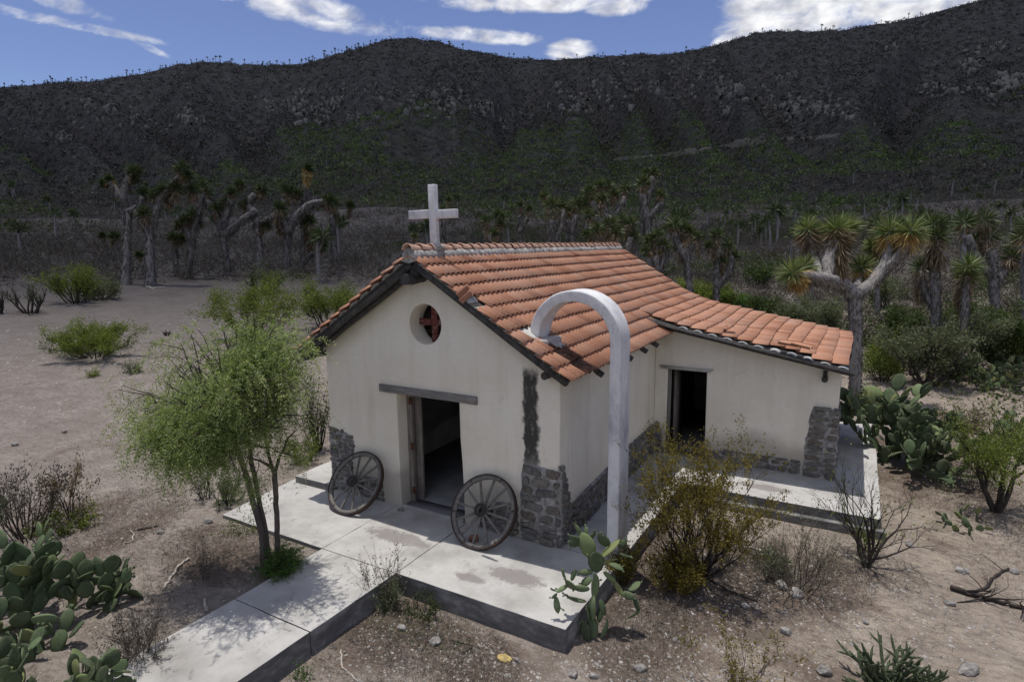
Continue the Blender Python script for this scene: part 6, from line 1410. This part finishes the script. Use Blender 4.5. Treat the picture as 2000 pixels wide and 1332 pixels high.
for i, (u, v, px, lb) in enumerate(RL):
    p = at(u, v); s = px/pxm(p); r = RG(i+700); o = link('stone', ROCKS[i % 6], None, p+np.array([0, 0, s*.12])); o.scale = (s*r.uniform(.9, 1.3), s*r.uniform(.7, 1), s*r.uniform(.45, .75)); o.rotation_euler = (r.uniform(-.3, .3), r.uniform(-.3, .3), r.uniform(0, 6)); tag(o, lb, 'stone', 'loose stones on the ground')
me = ROCKS[1].copy(); me.materials.clear(); me.materials.append(MT['bone']); p = at(985, 1285); o = link('foam_lump', me, None, p+np.array([0, 0, .01])); o.scale = (.22, .16, .07); tag(o, 'pale yellow crumbling lump on the soil at the bottom centre', 'lump')
def stick(name, label, pts, r0, r1, mt, side=0, seed=0):
    rg = RG(seed); P = [at(u, v) for u, v in pts]; k = 1/pxm(P[0]); P = np.array(P)+np.array([0, 0, r0*k]); o = empty(name, P[0], label, 'branch' if side else 'stick'); mb = MB()
    n_ = 4*len(P); tt = np.linspace(0, len(P)-1, n_); Q = np.stack([np.interp(tt, range(len(P)), P[:, i]) for i in range(3)], 1)+rg.normal(size=(n_, 3))*r0*k*.5; tube(mb, Q, np.linspace(r0, r1, n_)*k, 7, True, .5, .12, rg)
    mb.build('limb', MT[mt], o, True, P[0])
    out = []; tips = []
    for s in range(side):
        i = rg.integers(2, n_-1); d = unit(Q[min(i+1, n_-1)]-Q[i-1]+rnd_dirs(rg, 1, .0, .5)[0]*1.0); branch(rg, Q[i], d, rg.uniform(25, 60)*k, r0*k*.45, 2, out, tips, .6, 2, .0, .5, .6)
    if out: tag(limbs_mesh(out).build('twigs', MT[mt], o, False, P[0]), kind='stuff')
stick('fallen_branch', 'long dark forked branch fallen on the sand at the right', [(1856, 1152), (1900, 1165), (1950, 1178), (2010, 1192)], 5, 3, 'darkbark', 8, 1)
stick('fallen_branch', 'thin curved side branch lying above the long fallen one', [(1893, 1163), (1925, 1150), (1945, 1125), (1968, 1113)], 3, 2, 'darkbark', 3, 2)
stick('stick', 'bleached curved stick on the left soil below the pepper tree', [(322, 1150), (334, 1128), (350, 1108), (368, 1094)], 3, 2, 'palewood', 0, 3)
stick('stick', 'short pale stick standing out by the path edge', [(405, 1196), (402, 1184), (399, 1172)], 3, 2.4, 'palewood', 0, 4)
stick('stick', 'dark twig lying left of the white flaky stone', [(270, 1036), (290, 1032), (310, 1028)], 2, 1.5, 'darkbark', 0, 5)
stick('stick', 'thin pale curved twig on the left soil', [(240, 1063), (258, 1058), (262, 1044), (254, 1036)], 1.4, 1, 'palewood', 0, 6)
stick('stick', 'pale forked twig in the litter at the bottom left of centre', [(666, 1270), (668, 1300), (700, 1332)], 2, 1.5, 'palewood', 1, 7)
stick('stick', 'long pale root lying under the leafless thorn shrub', [(1455, 1068), (1490, 1078), (1515, 1084)], 2, 1.6, 'palewood', 0, 8)
stick('stick', 'long dark stick below the tall creosote bush', [(1375, 1125), (1420, 1155), (1480, 1175)], 2.2, 1.5, 'darkbark', 1, 9)
stick('stick', 'thin log before the trunks of the left yuccas', [(288, 562), (300, 564), (322, 563)], 1.6, 1, 'palewood', 0, 10)
stick('stick', 'dark twig in front of the slab', [(905, 1277), (925, 1262), (880, 1250)], 1.6, 1, 'darkbark', 0, 11)
# gravel and twig litter, uncountable
def litter(name, mt, n, seed, kind='peb', reg=None, sz=(.008, .03)):
    rg = RG(seed); a = C0+rg.uniform(-.82, .78, n*3); d = np.exp(rg.uniform(math.log(3.2), math.log(34), n*3)); x = CAMP[0]+d*np.sin(a); y = CAMP[1]+d*np.cos(a)
    inside = ((x > -1.1) & (x < 5.65) & (y > -1.75) & (y < 9.2)) | ((x > 1.4) & (x < 3.0) & (y < -1.6)) | ((x > 4.5) & (x < 8.9) & (y > 3.1) & (y < 9.2))
    ok = ~inside & (vnoise(x*.8, y*.8, seed) > (.35 if kind == 'peb' else .5)); x, y, d = x[ok][:n], y[ok][:n], d[ok][:n]; m_ = len(x)
    z = H(x, y); s = rg.uniform(0, 1, m_)**2.6*(sz[1]-sz[0])+sz[0]; s = s*np.maximum(1, d/12); mb = MB()
    if kind == 'peb':
        base = np.array([(1, 0, 0), (0, 1, 0), (-1, 0, 0), (0, -1, 0), (0, 0, .7), (0, 0, -.5)], float); F = np.array([(0, 1, 4), (1, 2, 4), (2, 3, 4), (3, 0, 4)])
        ang = rg.uniform(0, 6.28, m_); c, q = np.cos(ang), np.sin(ang); B = base[None]*rg.uniform(.6, 1.3, (m_, 1, 3)); X = B[..., 0]*c[:, None]-B[..., 1]*q[:, None]; Y = B[..., 0]*q[:, None]+B[..., 1]*c[:, None]
        V = np.stack([X, Y, B[..., 2]], -1)*s[:, None, None]+np.stack([x, y, z], 1)[:, None]+rg.normal(size=(m_, 6, 3))*s[:, None, None]*.12
        mb.add(V.reshape(-1, 3), (F[None]+np.arange(m_)[:, None, None]*6).reshape(-1, 3), .5)
    else:
        dr = rnd_dirs(rg, m_, -.02, .25 if kind == 'twig' else 1); L = rg.uniform(0, 1, m_)**2*.11+.02*np.maximum(1, d/14)
        leaves(mb, np.stack([x, y, z+.004], 1), dr, L, L*.04+.0015, rg)
    tag(mb.build(name, MT[mt]), kind='stuff')
litter('gravel', 'rock', 16000, 501); litter('pale_gravel', 'palewood', 8000, 502, sz=(.004, .018)); litter('twig_litter', 'greygrass', 14000, 503, 'twig'); litter('twig_litter', 'drygrass', 9000, 504, 'twig')
MT['chip'] = simple('pale_stone_chip', (.31, .295, .28), .9, .4, 5, 0)
def duff(cx, cy, rx, ry, n, mt, seed, hi=.10):
    rg = RG(seed); a = rg.uniform(0, 6.28, n); q = rg.uniform(0, 1, n)**.6; x = cx+np.cos(a)*rx*q; y = cy+np.sin(a)*ry*q
    ok = ~(((x > -1.1) & (x < 5.6) & (y > -1.73)) | ((x > 1.4) & (x < 2.98) & (y < -1.6)) | ((x > 4.5) & (x < 8.85) & (y > 3.1))); x, y = x[ok], y[ok]; mb = MB()
    leaves(mb, np.stack([x, y, H(x, y)], 1), rnd_dirs(rg, len(x), .05, 1), rg.uniform(.3, 1, len(x))*hi, .005, rg); tag(mb.build('dry_grass', MT[mt]), kind='stuff')
def chips(cx, cy, rx, ry, n, seed):
    rg = RG(seed); o_ = []; mb = MB(); base = np.array([(1, 0, 0), (0, 1, 0), (-1, 0, 0), (0, -1, 0), (0, 0, .6)], float)
    for k in range(n):
        a = rg.uniform(0, 6.28); q = rg.uniform(0, 1)**.5; x = cx+math.cos(a)*rx*q; y = cy+math.sin(a)*ry*q
        if (x < 5.6 and y > -1.75) or (x < 3.0 and x > 1.4 and y < -1.6) or (y > 3.1 and x < 8.9): continue
        s_ = .006+.022*rg.uniform(0, 1)**3; mb.add(base*rg.uniform(.5, 1.4, (5, 1))*s_+np.array([x, y, float(H(x, y))]), [(0, 1, 4), (1, 2, 4), (2, 3, 4), (3, 0, 4)])
    tag(mb.build('stone_chips', MT['chip']), kind='stuff')
for i, q in enumerate([(6.4, .4, 1.1, 1.3, 900), (6.9, -1.6, 1.5, .9, 800), (4.6, -2.6, 1.4, .6, 450), (8.2, 1.0, 1.5, 1.3, 500)]): chips(*q, 900+i)
for i, q in enumerate([(3.9, -2.3, 1.3, .6, 5000, 'greygrass'), (6.3, .6, 1.0, 1.6, 6000, 'greygrass'), (6.2, -.9, .6, 1., 3500, 'greygrass'), (7.6, 1.4, 1.1, .9, 4500, 'greygrass'), (.3, -2.4, 1.3, .8, 5000, 'greygrass'), (9.8, 5.8, 1.6, 1.4, 4000, 'drygrass'), (8.6, 2.1, .7, .6, 1800, 'greygrass'), (-2.6, -2.6, 1.3, 1.2, 4500, 'greygrass'), (-2.5, 4, 1.5, 3, 4000, 'drygrass'), (3.6, -2.2, 1, .3, 700, 'peppershoot'), (9.6, 8.5, 2.5, 1.8, 4000, 'drygrass'), (4.2, -3.2, 1.8, 1.0, 5000, 'greygrass'), (-.8, -3.6, 1.6, 1.4, 5000, 'greygrass'), (11.5, 6, 2.2, 3, 5000, 'greygrass'), (11, 3, 1.4, 1., 1500, 'drygrass'), (7.2, -2.2, 1.2, .7, 2500, 'greygrass'), (-5, 1, 3, 3, 4000, 'greygrass'), (-12, 6, 11, 7, 5000, 'greygrass'), (-9, 12, 10, 7, 4000, 'drygrass'), (-4, 6, 3, 5, 3000, 'drygrass')]): duff(*q[:6], 800+i)
print('OBJECTS', len(bpy.data.objects), 'TRIS', sum(len(m.loops)-2*len(m.polygons) for m in bpy.data.meshes))
